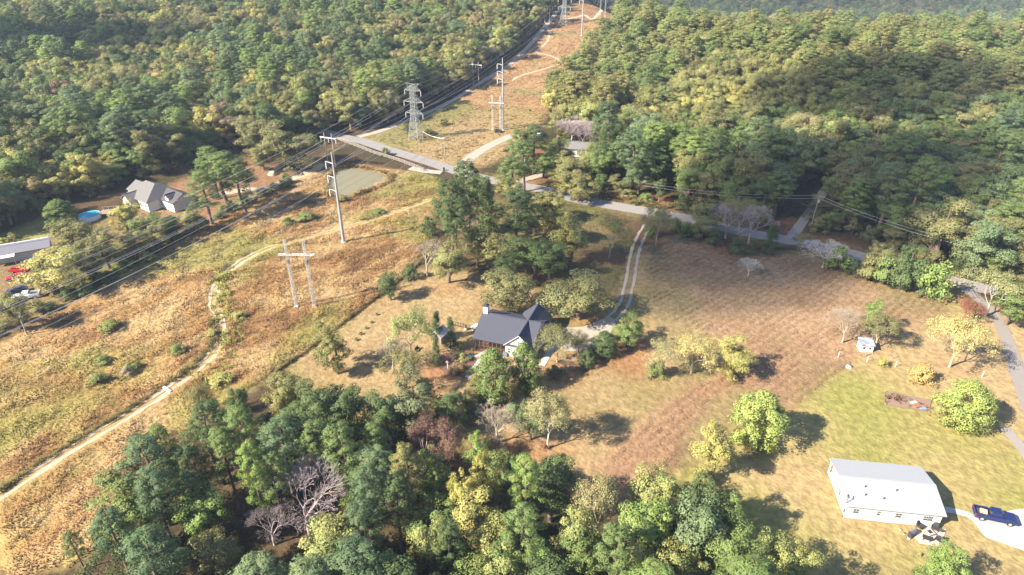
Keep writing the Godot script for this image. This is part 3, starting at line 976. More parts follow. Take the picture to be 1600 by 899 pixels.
func wood_frame(at: Vector3, tall: float, label: String) -> Array:
	var o := thing("wooden_frame", label, "pylon", at, -.395, "wooden H-frame poles of the power line")
	var wood := rough_mat(Color(.33, .28, .24), 1.2)
	for s in [-1.0, 1.0]:
		var b := Buf.new()
		b.post(Vector3(s * 1.5, -.4, 0), Vector3(s * 1.5, tall, 0), .22, .15)
		put(b, "pole", wood, o)
	var b := Buf.new()
	b.box(Vector3(0, tall * .86, .2), Vector3(6.4, .3, .18)); b.box(Vector3(0, tall * .86, -.2), Vector3(6.4, .3, .18))
	put(b, "crossarm", rough_mat(Color(.46, .45, .43), 1.0), o)
	var ends := []
	for s in [-3.0, 0.0, 3.0]:
		insulator(o, Vector3(s, tall * .86, 0), 1.5, Color(.6, .62, .66))
		ends.append(at + side() * s + Vector3(0, tall * .86 - 1.5, 0))
	return ends


func wire(a: Vector3, b: Vector3, sag: float, label: String, group: String, r := .034, lin := Color(.46, .47, .49)) -> void:
	var p := PackedVector3Array()
	var w := PackedFloat32Array()
	for k in 25:
		var t := k / 24.0
		p.append(a.lerp(b, t) - Vector3(0, sag * 4 * t * (1 - t), 0)); w.append(r)
	var s := Buf.new()
	s.tube(p, w, 4)
	tag(put(s, "power_wire", mat(lin, .4, .3)), label, "wire", group)


func utility_pole(at: Vector3, tall: float, arm: float, label: String, lean := 0.0) -> Vector3:
	var o := thing("utility_pole", label, "utility pole", at, -.3)
	var b := Buf.new()
	b.post(Vector3(0, -.4, 0), Vector3(lean, tall, 0), .17, .11)
	put(b, "pole", rough_mat(Color(.30, .27, .25), 1.1), o)
	if arm > 0:
		b = Buf.new()
		b.box(Vector3(lean * .95, tall * .95, .1), Vector3(arm, .12, .1))
		put(b, "crossarm", rough_mat(Color(.34, .31, .28), 1.1), o)
		b = Buf.new()
		b.post(Vector3(lean * .8 + .25, tall * .78, 0), Vector3(lean * .8 + .25, tall * .87, 0), .2, .2, 10)
		put(b, "transformer", mat(Color(.45, .47, .48), .5), o)
	return at + Vector3(lean, tall, 0)


# ---------------------------------------------------------------- vehicles
func extrude(b: Buf, profile: PackedVector2Array, w: float, top_in := 0.0, y_top := 1.0) -> void:
	# a side profile (length, height) drawn out across the width; its upper points may lean in
	var half := func(q: Vector2) -> float: return w / 2 - top_in * clampf(q.y / y_top, 0, 1)
	var n := profile.size()
	for s in [-1.0, 1.0]:
		var t := Geometry2D.triangulate_polygon(profile)
		for k in range(0, t.size(), 3):
			var p := []
			for m in 3:
				var q := profile[t[k + m]]
				p.append(Vector3(q.x, q.y, s * half.call(q)))
			var nn: Vector3 = (p[1] - p[0]).cross(p[2] - p[0])
			if nn.z * s > 0:
				b.tri(p[0], p[1], p[2])
			else:
				b.tri(p[0], p[2], p[1])
	for k in n:
		var q := profile[k]; var r := profile[(k + 1) % n]
		var a := Vector3(q.x, q.y, -half.call(q)); var c := Vector3(r.x, r.y, -half.call(r))
		var d := Vector3(r.x, r.y, half.call(r)); var e := Vector3(q.x, q.y, half.call(q))
		b.quad(a, e, d, c) if Geometry2D.is_polygon_clockwise(profile) else b.quad(a, c, d, e)


func car(called: String, label: String, category: String, at: Vector3, turn: float, paint: Color, pickup: bool, group := "") -> Node3D:
	var o := thing(called, label, category, at, turn, group)   # its nose points to +x
	var coat := mat(paint, .25, .1, .6)
	var glass := mat(Color(.02, .025, .03), .08, 0, .7)
	var l := 2.9 if pickup else 2.3
	var b := Buf.new()
	if pickup:
		extrude(b, PackedVector2Array([Vector2(-2.85, .5), Vector2(2.75, .45), Vector2(2.9, .62), Vector2(2.86, .95), Vector2(2.6, 1.08), Vector2(1.35, 1.18), Vector2(.95, 1.2), Vector2(-.85, 1.2), Vector2(-.86, .8), Vector2(-2.78, .8)]), 1.92, .06, 1.2)
	else:
		extrude(b, PackedVector2Array([Vector2(-2.25, .38), Vector2(2.2, .34), Vector2(2.32, .55), Vector2(2.2, .78), Vector2(1.3, .92), Vector2(-1.6, .98), Vector2(-2.2, .92), Vector2(-2.32, .65)]), 1.78, .06, 1.0)
	put(b, "body", coat, o)
	b = Buf.new()
	var cab: Array = [[-.85, 1.2, -.72, 1.78, .5, 1.8, 1.2, 1.2]] if pickup else [[-1.75, .95, -1.1, 1.42, .35, 1.44, 1.15, .93]]
	var q: Array = cab[0]
	extrude(b, PackedVector2Array([Vector2(q[0], q[1]), Vector2(q[6], q[7]), Vector2(q[4], q[5]), Vector2(q[2], q[3])]), 1.72 if pickup else 1.58, .22, 1.6)
	put(b, "cab" if pickup else "roof", coat, o)
	# glass stands 4 mm proud of the cab
	b = Buf.new()
	var wz := .62
	b.slab(Vector3(q[6] - .02, q[7] + .05, wz), Vector3(q[6] - .02, q[7] + .05, -wz), Vector3(q[4] + .11, q[5] - .05, -wz * .92), Vector3(q[4] + .11, q[5] - .05, wz * .92), .02)
	put(b, "windshield", glass, o)
	b = Buf.new()
	b.slab(Vector3(q[0] + .0, q[1] + .08, -wz), Vector3(q[0] + .0, q[1] + .08, wz), Vector3(q[2] - .03, q[3] - .06, wz * .9), Vector3(q[2] - .03, q[3] - .06, -wz * .9), .02)
	put(b, "rear_window", glass, o)
	for s in [-1.0, 1.0]:
		for r in [[q[0] + .15, .12], [.22, q[6] - .42]]:
			b = Buf.new()
			var y0: float = q[1] + .06
			var y1: float = q[3] - .1
			var z0: float = (1.72 if pickup else 1.58) / 2 - .22 * y0 / 1.6 + .006
			var z1: float = (1.72 if pickup else 1.58) / 2 - .22 * y1 / 1.6 + .006
			var x2: float = r[0] + (.12 if r[0] < 0 else 0.0)
			var x3: float = r[1] - (.0 if r[0] < 0 else .3)
			b.quad(Vector3(r[0], y0, s * z0), Vector3(r[1], y0, s * z0), Vector3(x3, y1, s * z1), Vector3(x2, y1, s * z1))
			put(b, "side_window", glass, o)
	if pickup:
		for s in [-1.0, 1.0]:
			b = Buf.new()
			b.box(Vector3(-1.86, .8, s * .88), Vector3(1.96, .48, .14))
			put(b, "bed_side", coat, o)
		b = Buf.new()
		b.box(Vector3(-2.8, .8, 0), Vector3(.09, .46, 1.6))
		put(b, "tailgate", coat, o)
		b = Buf.new()
		b.box(Vector3(-1.84, .805, 0), Vector3(1.9, .03, 1.6))
		put(b, "bed_floor", mat(Color(.05, .05, .055), .7), o)
		b = Buf.new()
		b.box(Vector3(-2.95, .48, 0), Vector3(.16, .2, 1.8))
		put(b, "rear_bumper", mat(Color(.5, .5, .5), .3, .8), o)
	for s in [-1.0, 1.0]:
		for x in ([-1.85, 1.85] if pickup else [-1.4, 1.42]):
			var r := .40 if pickup else .33
			b = Buf.new()
			b.disc(Vector3(x, r, s * (.84 if pickup else .78)), Vector3(0, 0, s), r, .26, 16)
			var wheel := put(b, "wheel", mat(Color(.02, .02, .02), .8), o)
			b = Buf.new()
			b.disc(Vector3(x, r, s * (.86 if pickup else .80)), Vector3(0, 0, s), r * .62, .26, 12)
			put(b, "rim", mat(Color(.5, .5, .52), .35, .7), wheel)
		b = Buf.new()
		b.box(Vector3(-l + .06, .78 if pickup else .66, s * (.88 if pickup else .66)), Vector3(.12, .36 if pickup else .16, .16 if pickup else .36))
		put(b, "tail_light", mat(Color(.45, .02, .02), .3), o)
		b = Buf.new()
		b.box(Vector3(l - .1, .72 if pickup else .58, s * .66), Vector3(.1, .17, .36))
		put(b, "headlight", mat(Color(.75, .77, .78), .15), o)
		b = Buf.new()
		b.box(Vector3(q[6] - .35, q[7] + .02, s * (1.0 if pickup else .92)), Vector3(.1, .16, .2))
		put(b, "mirror", coat, o)
	return o


# ---------------------------------------------------------------- buildings
func window(parent: Node, at: Vector3, out: Vector3, w: float, h: float, bars := true, trim := Color(.72, .72, .70)) -> void:
	var x := Vector3.UP.cross(out)
	var b := Buf.new()
	var face := func(c: Vector3, ww: float, hh: float, d: float) -> void:
		var p := []
		for y in [-hh / 2, hh / 2]:
			for q in [[-1, 1], [1, 1], [1, -1], [-1, -1]]:
				p.append(c + x * (q[0] * ww / 2) + Vector3.UP * y + out * (q[1] * d / 2))
		b.hexa(p)
	for s in [-1.0, 1.0]:
		face.call(at + x * (s * w / 2), .09, h + .09, .12)
		face.call(at + Vector3(0, s * h / 2, 0), w - .09, .09, .12)
	if bars:
		face.call(at, w - .09, .06, .08)
		face.call(at + Vector3(0, h / 4 + .01, 0), .04, h / 2 - .11, .06)
	var o := put(b, "window", mat(trim, .5), parent)
	b = Buf.new()
	b.quad(at - x * w / 2 - Vector3.UP * h / 2 + out * .012, at + x * w / 2 - Vector3.UP * h / 2 + out * .012, at + x * w / 2 + Vector3.UP * h / 2 + out * .012, at - x * w / 2 + Vector3.UP * h / 2 + out * .012)
	put(b, "pane", mat(Color(.05, .065, .08), .06, 0, .8), o)


func gabled(b: Buf, x0: float, x1: float, z0: float, z1: float, eave: float, ridge: float, along_x: bool) -> void:
	# four walls with gables, from under the ground to the roof
	b.quad(Vector3(x0, -.5, z1), Vector3(x1, -.5, z1), Vector3(x1, eave, z1), Vector3(x0, eave, z1))
	b.quad(Vector3(x1, -.5, z0), Vector3(x0, -.5, z0), Vector3(x0, eave, z0), Vector3(x1, eave, z0))
	b.quad(Vector3(x0, -.5, z0), Vector3(x0, -.5, z1), Vector3(x0, eave, z1), Vector3(x0, eave, z0))
	b.quad(Vector3(x1, -.5, z1), Vector3(x1, -.5, z0), Vector3(x1, eave, z0), Vector3(x1, eave, z1))
	var xm := (x0 + x1) / 2
	var zm := (z0 + z1) / 2
	if along_x:
		b.tri(Vector3(x0, eave, z0), Vector3(x0, eave, z1), Vector3(x0, ridge, zm)); b.tri(Vector3(x1, eave, z1), Vector3(x1, eave, z0), Vector3(x1, ridge, zm))
	else:
		b.tri(Vector3(x0, eave, z1), Vector3(x1, eave, z1), Vector3(xm, ridge, z1)); b.tri(Vector3(x1, eave, z0), Vector3(x0, eave, z0), Vector3(xm, ridge, z0))


func roof_pair(parent: Node, x0: float, x1: float, z0: float, z1: float, eave: float, ridge: float, along_x: bool, m: Material, called := "roof") -> void:
	var xm := (x0 + x1) / 2
	var zm := (z0 + z1) / 2
	var b := Buf.new()
	if along_x:
		b.slab(Vector3(x0, eave, z1), Vector3(x1, eave, z1), Vector3(x1, ridge, zm), Vector3(x0, ridge, zm), .16)
		b.slab(Vector3(x1, eave, z0), Vector3(x0, eave, z0), Vector3(x0, ridge, zm), Vector3(x1, ridge, zm), .16)
	else:
		b.slab(Vector3(x1, eave, z1), Vector3(x1, eave, z0), Vector3(xm, ridge, z0), Vector3(xm, ridge, z1), .16)
		b.slab(Vector3(x0, eave, z0), Vector3(x0, eave, z1), Vector3(xm, ridge, z1), Vector3(xm, ridge, z0), .16)
	var o := put(b, called, m, parent)
	b = Buf.new()
	if along_x:
		b.bar(Vector3(x0, ridge + .02, zm), Vector3(x1, ridge + .02, zm), .22, .07)
	else:
		b.bar(Vector3(xm, ridge + .02, z0), Vector3(xm, ridge + .02, z1), .22, .07)
	put(b, "ridge_cap", m, o)


func hip(parent: Node, x0: float, x1: float, z0: float, z1: float, eave: float, ridge: float, inset: float, m: Material) -> void:
	var zm := (z0 + z1) / 2
	var a := Vector3(x0 + inset, ridge, zm); var c := Vector3(x1 - inset, ridge, zm)
	var p := [Vector3(x0, eave, z1), Vector3(x1, eave, z1), Vector3(x1, eave, z0), Vector3(x0, eave, z0)]
	var b := Buf.new()
	b.quad(p[0], p[1], c, a); b.quad(p[2], p[3], a, c); b.tri(p[1], p[2], c); b.tri(p[3], p[0], a); b.quad(p[3], p[2], p[1], p[0])
	put(b, "roof", m, parent)


func dark_roofed_house() -> void:
	var o := thing("country_house", "white house with dark slate-grey roof, chimney and screened porch amid the garden", "house", on(Vector2(3.3, -118.35)), -.34)
	var white := rough_mat(Color(.74, .74, .73), 2.0, .9)
	var slate := rough_mat(Color(.062, .066, .088), 1.1, .6)
	var brick := rough_mat(Color(.28, .12, .085), .8)
	var brown := mat(Color(.13, .085, .06), .7)
	var he := 2.91; var hr := 5.83
	var b := Buf.new()
	gabled(b, -9.6, 2.5, -5.6, 2.9, he - .05, he, true)
	b.tri(Vector3(-9.6, he, -5.6), Vector3(-9.6, he, 5.6), Vector3(-9.6, hr - .2, 0)); b.tri(Vector3(2.5, he, 5.6), Vector3(2.5, he, -5.6), Vector3(2.5, hr - .2, 0))
	put(b, "main_wall", white, o)
	b = Buf.new()
	gabled(b, -2.9, 2.9, -7.0, 5.65, he - .05, hr - .22, false)
	put(b, "gable_wall", white, o)
	roof_pair(o, -10.04, 2.88, -6, 6, he, hr, true, slate, "main_roof")
	roof_pair(o, -3.26, 3.26, -7.38, 6.03, he, hr + .012, false, slate, "cross_roof")
	for s in [-1.0, 1.0]:   # white boards under the front gable's edges
		b = Buf.new()
		b.bar(Vector3(s * 3.22, he - .14, 5.93), Vector3(0, hr - .16, 5.93), .22, .1)
		put(b, "gable_board", mat(Color(.78, .78, .77), .6), o)
	b = Buf.new()
	b.box(Vector3(-9.3, 0, -.2), Vector3(1.0, hr + 1.5, 1.1))
	var stack := put(b, "chimney", white, o)
	b = Buf.new()
	b.box(Vector3(-9.3, hr + 1.5, -.2), Vector3(1.14, .14, 1.24))
	put(b, "chimney_cap", mat(Color(.05, .05, .055), .6), stack)
	b = Buf.new()
	b.box(Vector3(-9.3, hr + 1.64, -.2), Vector3(.5, .35, .6))
	put(b, "flue", mat(Color(.06, .06, .065), .5), stack)
	# the screened porch under the front of the main roof
	b = Buf.new()
	b.box(Vector3(-6.25, -.4, 4.2), Vector3(6.7, .75, 2.8))
	put(b, "porch_floor", brick, o)
	for k in 8:
		b = Buf.new()
		b.box(Vector3(-9.52 + k * .93, .35, 5.5), Vector3(.13, he - .5, .13))
		put(b, "porch_post", brown, o)
	for y in [.36, 1.15, 2.35]:
		b = Buf.new()
		b.box(Vector3(-6.25, y, 5.5), Vector3(6.5, .09, .09))
		put(b, "porch_rail", brown, o)
	var screen := StandardMaterial3D.new()
	screen.albedo_color = Color(.05, .045, .04, .55)
	screen.transparency = BaseMaterial3D.TRANSPARENCY_ALPHA
	screen.roughness = .9
	for k in 7:
		b = Buf.new()
		b.quad(Vector3(-9.45 + k * .93, .42, 5.46), Vector3(-8.66 + k * .93, .42, 5.46), Vector3(-8.66 + k * .93, 2.36, 5.46), Vector3(-9.45 + k * .93, 2.36, 5.46))
		put(b, "porch_screen", screen, o)
	b = Buf.new()
	b.box(Vector3(-5.2, -.3, 6.2), Vector3(1.6, .5, .9))
	put(b, "porch_step", brick, o)
	window(o, Vector3(.1, 3.55, 5.66), Vector3.BACK, .75, 1.15)
	window(o, Vector3(-2.1, 1.5, 5.66), Vector3.BACK, .7, 1.3)
	window(o, Vector3(.2, 1.5, 5.66), Vector3.BACK, 1.0, 1.3)
	window(o, Vector3(2.0, 1.5, 5.66), Vector3.BACK, .7, 1.3)
	window(o, Vector3(2.91, 1.5, 3.4), Vector3.RIGHT, .9, 1.3)
	window(o, Vector3(-9.61, 1.7, -3.0), Vector3.LEFT, .9, 1.4)
	b = Buf.new()
	b.box(Vector3(2.93, .1, -2.6), Vector3(.08, 2.2, 4.6))
	put(b, "garage_door", mat(Color(.70, .70, .68), .6), o)


func white_house() -> void:
	var o := thing("ranch_house", "low white house with pale grey gabled roof on the green lawn", "house", on(Vector2(57.59, -75.85)), -.14)
	var siding := rough_mat(Color(.78, .77, .73), 2.0, .92)
	var pale := rough_mat(Color(.31, .325, .35), 1.4, .8)
	var l := 7.02; var wf := 5.14; var wn := 5.07; var he := 2.9; var hr := 4.05
	var b := Buf.new()
	gabled(b, -l + .35, l - .35, -wf + 1.6, wn - .4, he - .1, he - .1, true)
	b.tri(Vector3(-l + .35, he - .12, -wf + .2), Vector3(-l + .35, he - .12, wn - .4), Vector3(-l + .35, hr - .18, 0)); b.tri(Vector3(l - .35, he - .12, wn - .4), Vector3(l - .35, he - .12, -wf + .2), Vector3(l - .35, hr - .18, 0))
	put(b, "wall", siding, o)
	b = Buf.new()
	b.box(Vector3(0, -.5, .65), Vector3(l * 2 - .6, .62, wf + wn - 1.9))
	put(b, "foundation", rough_mat(Color(.36, .20, .13), 1.0), o)
	roof_pair(o, -l, l, -wf, wn, he, hr, true, pale)
	for q in [[-3.6, 1.5], [.9, 1.6], [-3.9, 2.9], [-1.35, 3.2]]:
		b = Buf.new()
		var y: float = hr - (hr - he) * q[1] / wn
		b.post(Vector3(q[0], y - .1, q[1]), Vector3(q[0], y + .34, q[1]), .085, .085, 10)
		put(b, "roof_vent", mat(Color(.06, .06, .065), .5), o)
	for x in [-l + .45, -2.2, 2.2, l - .45]:
		b = Buf.new()
		b.box(Vector3(x, -.3, -wf + .3), Vector3(.16, he + .1, .16))
		put(b, "porch_post", mat(Color(.76, .76, .74), .6), o)
	b = Buf.new()
	b.box(Vector3(0, -.4, -wf + .85), Vector3(l * 2 - .6, .5, 1.5))
	put(b, "porch_floor", rough_mat(Color(.45, .43, .39), 1.4), o)
	for q in [[-5.3, .9], [-2.1, .55], [.7, .95], [4.5, .7], [5.2, .7]]:
		window(o, Vector3(q[0], 1.75, wn - .392), Vector3.BACK, q[1], .95, true, Color(.45, .45, .44))
	b = Buf.new()
	b.box(Vector3(2.75, .05, wn - .38), Vector3(.92, 2.05, .06))
	put(b, "back_door", mat(Color(.68, .68, .66), .5), o)
	window(o, Vector3(-l + .342, 1.7, 1.0), Vector3.LEFT, .9, 1.1, true, Color(.45, .45, .44))
	# meter and mast on the corner of the gable wall
	b = Buf.new()
	b.post(Vector3(-l + .05, 0, wn - .55), Vector3(-l + .05, he + 1.5, wn - .55), .05, .05, 8)
	put(b, "service_mast", mat(Color(.20, .20, .21), .5, .4), o)
	b = Buf.new()
	b.box(Vector3(-l + .22, 1.0, wn - .8), Vector3(.22, .5, .36))
	put(b, "meter_box", mat(Color(.30, .31, .32), .5, .3), o)
	b = Buf.new()
	b.disc(Vector3(-l + .1, he + 1.35, wn - .75), Vector3(.6, .5, .4), .3, .08)
	put(b, "dish", mat(Color(.14, .14, .15), .5), o)


func patio_chair(at: Vector3, turn: float, label: String) -> void:
	var o := thing("patio_chair", label, "chair", at, turn, "dark padded chairs round the fire table")
	var dark := mat(Color(.032, .034, .040), .75)
	var metal := mat(Color(.05, .05, .055), .5, .4)
	var b := Buf.new()
	b.taper_box(Vector3(0, .30, .03), Vector3(.80, .2, .78), Vector2(.72, .70))
	put(b, "seat", dark, o)
	b = Buf.new()
	b.taper_box(Vector3(0, .46, -.36), Vector3(.82, .62, .24), Vector2(.66, .16), Vector3(0, 0, -.16))
	put(b, "backrest", dark, o)
	for s in [-1.0, 1.0]:
		b = Buf.new()
		b.taper_box(Vector3(s * .45, .5, 0), Vector3(.14, .1, .85), Vector2(.1, .78))
		put(b, "armrest", metal, o)
		for z in [-.36, .36]:
			b = Buf.new()
			b.box(Vector3(s * .45, 0, z), Vector3(.06, .5, .06))
			put(b, "leg", metal, o)


func patio() -> void:
	var corners := PackedVector2Array([Vector2(59, -69.5), Vector2(62.4, -70.5), Vector2(64.6, -70), Vector2(62.1, -66.8), Vector2(59.3, -67.4)])
	tag(sheet(corners, .09, rough_mat(Color(.52, .42, .34), 1.3), "patio", false, false), "pinkish concrete patio behind the white house", "", "", "structure")
	patio_chair(on(Vector2(60.8, -70.2), .1), .5, "dark patio chair nearest the white house wall")
	patio_chair(on(Vector2(62.8, -69.9), .1), -.6, "dark patio chair beside the house corner")
	patio_chair(on(Vector2(60.6, -68.1), .1), 2.7, "dark patio chair on the lawn side, left of its pair")
	patio_chair(on(Vector2(62.2, -67.9), .1), -2.4, "dark patio chair at the outer patio corner")
	var o := thing("fire_table", "square fire table with a dark grate in the middle of the patio", "table", on(Vector2(61.6, -69.1), .1), .3)
	var b := Buf.new()
	b.box(Vector3(0, .42, 0), Vector3(1.05, .09, 1.05))
	put(b, "table_top", mat(Color(.42, .36, .30), .7), o)
	for s in [[-1, -1], [1, -1], [1, 1], [-1, 1]]:
		b = Buf.new()
		b.box(Vector3(s[0] * .43, 0, s[1] * .43), Vector3(.1, .42, .1))
		put(b, "leg", mat(Color(.20, .17, .15), .7), o)
	b = Buf.new()
	for k in 6:
		b.box(Vector3(-.25 + k * .1, .51, 0), Vector3(.045, .05, .55))
	b.box(Vector3(0, .50, 0), Vector3(.6, .02, .6))
	put(b, "grate", mat(Color(.03, .03, .033), .6), o)
	o = thing("barbecue", "black covered barbecue with a glossy lid on the patio's edge", "grill", on(Vector2(58.9, -68.8), .02), .5)
	b = Buf.new()
	b.box(Vector3(0, .1, 0), Vector3(1.35, .75, .62))
	put(b, "cabinet", mat(Color(.045, .048, .055), .6), o)
	b = Buf.new()
	b.tube(PackedVector3Array([Vector3(-.55, .9, 0), Vector3(-.53, .9, 0), Vector3(.53, .9, 0), Vector3(.55, .9, 0)]), PackedFloat32Array([.02, .31, .31, .02]), 14)
	put(b, "lid", mat(Color(.16, .18, .22), .2, .5, .6), o)
	for s in [-1.0, 1.0]:
		b = Buf.new()
		b.box(Vector3(s * .85, .78, 0), Vector3(.4, .05, .5))
		put(b, "side_shelf", mat(Color(.06, .06, .065), .5), o)
	for q in [["planter", Vector2(58.2, -68.3), .2, .3, "white planter tub beside the barbecue"], ["planter", Vector2(57.8, -69.9), .12, .2, "small white pot on the grass by the air conditioner"], ["planter", Vector2(58, -69.2), .2, .18, "grey tub on the grass beside the barbecue"], ["planter", Vector2(63.8, -69.6), .28, .34, "dark round tub past the house corner"]]:
		o = thing(q[0], q[4], "planter", on(q[1]))
		b = Buf.new()
		b.post(Vector3.ZERO, Vector3(0, q[3], 0), q[2] * .8, q[2], 12)
		var lin := Color(.7, .68, .64) if "white" in q[4] else Color(.35, .36, .35) if "grey" in q[4] else Color(.05, .055, .05)
		put(b, "tub", mat(lin, .6), o)
		b = Buf.new()
		b.disc(Vector3(0, q[3] + .01, 0), Vector3.UP, q[2] * .85, .03, 12)
		put(b, "soil", mat(Color(.07, .05, .035), .9), o)
	o = thing("air_conditioner", "white air conditioner unit against the long wall of the white house", "air conditioner", on(Vector2(56.7, -71.7)), -.14)
	b = Buf.new()
	b.box(Vector3(0, 0, 0), Vector3(1.1, .12, 1.1))
	put(b, "pad", mat(Color(.45, .44, .42), .8), o)
	b = Buf.new()
	b.box(Vector3(0, .12, 0), Vector3(.92, .85, .92))
	put(b, "housing", mat(Color(.66, .68, .68), .5, .1), o)
	b = Buf.new()
	b.disc(Vector3(0, .985, 0), Vector3.UP, .34, .04, 16)
	put(b, "fan_grille", mat(Color(.38, .40, .41), .5, .3), o)


func hip_house() -> void:
	var o := thing("hip_roofed_house", "pale house with grey hip roof, dormer and side wings beside the pool", "house", on(Vector2(-109.2, -194.3)), -.62)
	var wall := rough_mat(Color(.62, .60, .57), 2.0, .9)
	var grey := rough_mat(Color(.155, .15, .15), 1.6, .75)
	var dim := rough_mat(Color(.085, .083, .09), 1.6, .75)
	var b := Buf.new()
	gabled(b, -5.6, 5.6, -5.2, 5.2, 3.0, 3.0, true)
	put(b, "main_wall", wall, o)
	hip(o, -6.1, 6.1, -5.8, 5.8, 3.0, 6.6, 3.6, grey)
	b = Buf.new()
	gabled(b, -10.0, -5.6, -4.0, 2.6, 2.8, 4.7, true)
	put(b, "west_wing_wall", wall, o)
	roof_pair(o, -10.4, -3.4, -4.4, 3.0, 2.8, 4.8, true, grey, "west_wing_roof")
	b = Buf.new()
	gabled(b, 5.6, 12.2, -6.0, 1.0, 2.8, 4.9, true)
	put(b, "east_wing_wall", wall, o)
	roof_pair(o, 4.0, 12.6, -6.4, 1.4, 2.8, 5.0, true, dim, "east_wing_roof")
	b = Buf.new()
	gabled(b, 8.2, 9.8, -1.6, .9, 4.2, 4.9, false)
	put(b, "dormer", mat(Color(.72, .71, .69), .6), o)
	roof_pair(o, 8.0, 10.0, -1.9, 1.15, 4.2, 5.0, false, dim, "dormer_roof")
	window(o, Vector3(9.0, 3.75, .906), Vector3.BACK, .7, .8)
	b = Buf.new()
	gabled(b, -4.6, -.4, 3.0, 7.2, 2.8, 4.4, false)
	put(b, "front_gable_wall", wall, o)
	roof_pair(o, -5.0, 0, 2.0, 7.6, 2.8, 4.5, false, grey, "front_gable_roof")
	for x in [1.6, 4.2]:
		window(o, Vector3(x, 1.6, 5.21), Vector3.BACK, 1.1, 1.3)
	window(o, Vector3(-2.5, 1.6, 7.21), Vector3.BACK, 1.3, 1.3)
	for x in [7.2, 10.4]:
		b = Buf.new()
		b.box(Vector3(x, .05, 1.02), Vector3(2.4, 2.2, .08))
		put(b, "garage_door", mat(Color(.7, .7, .69), .6), o)


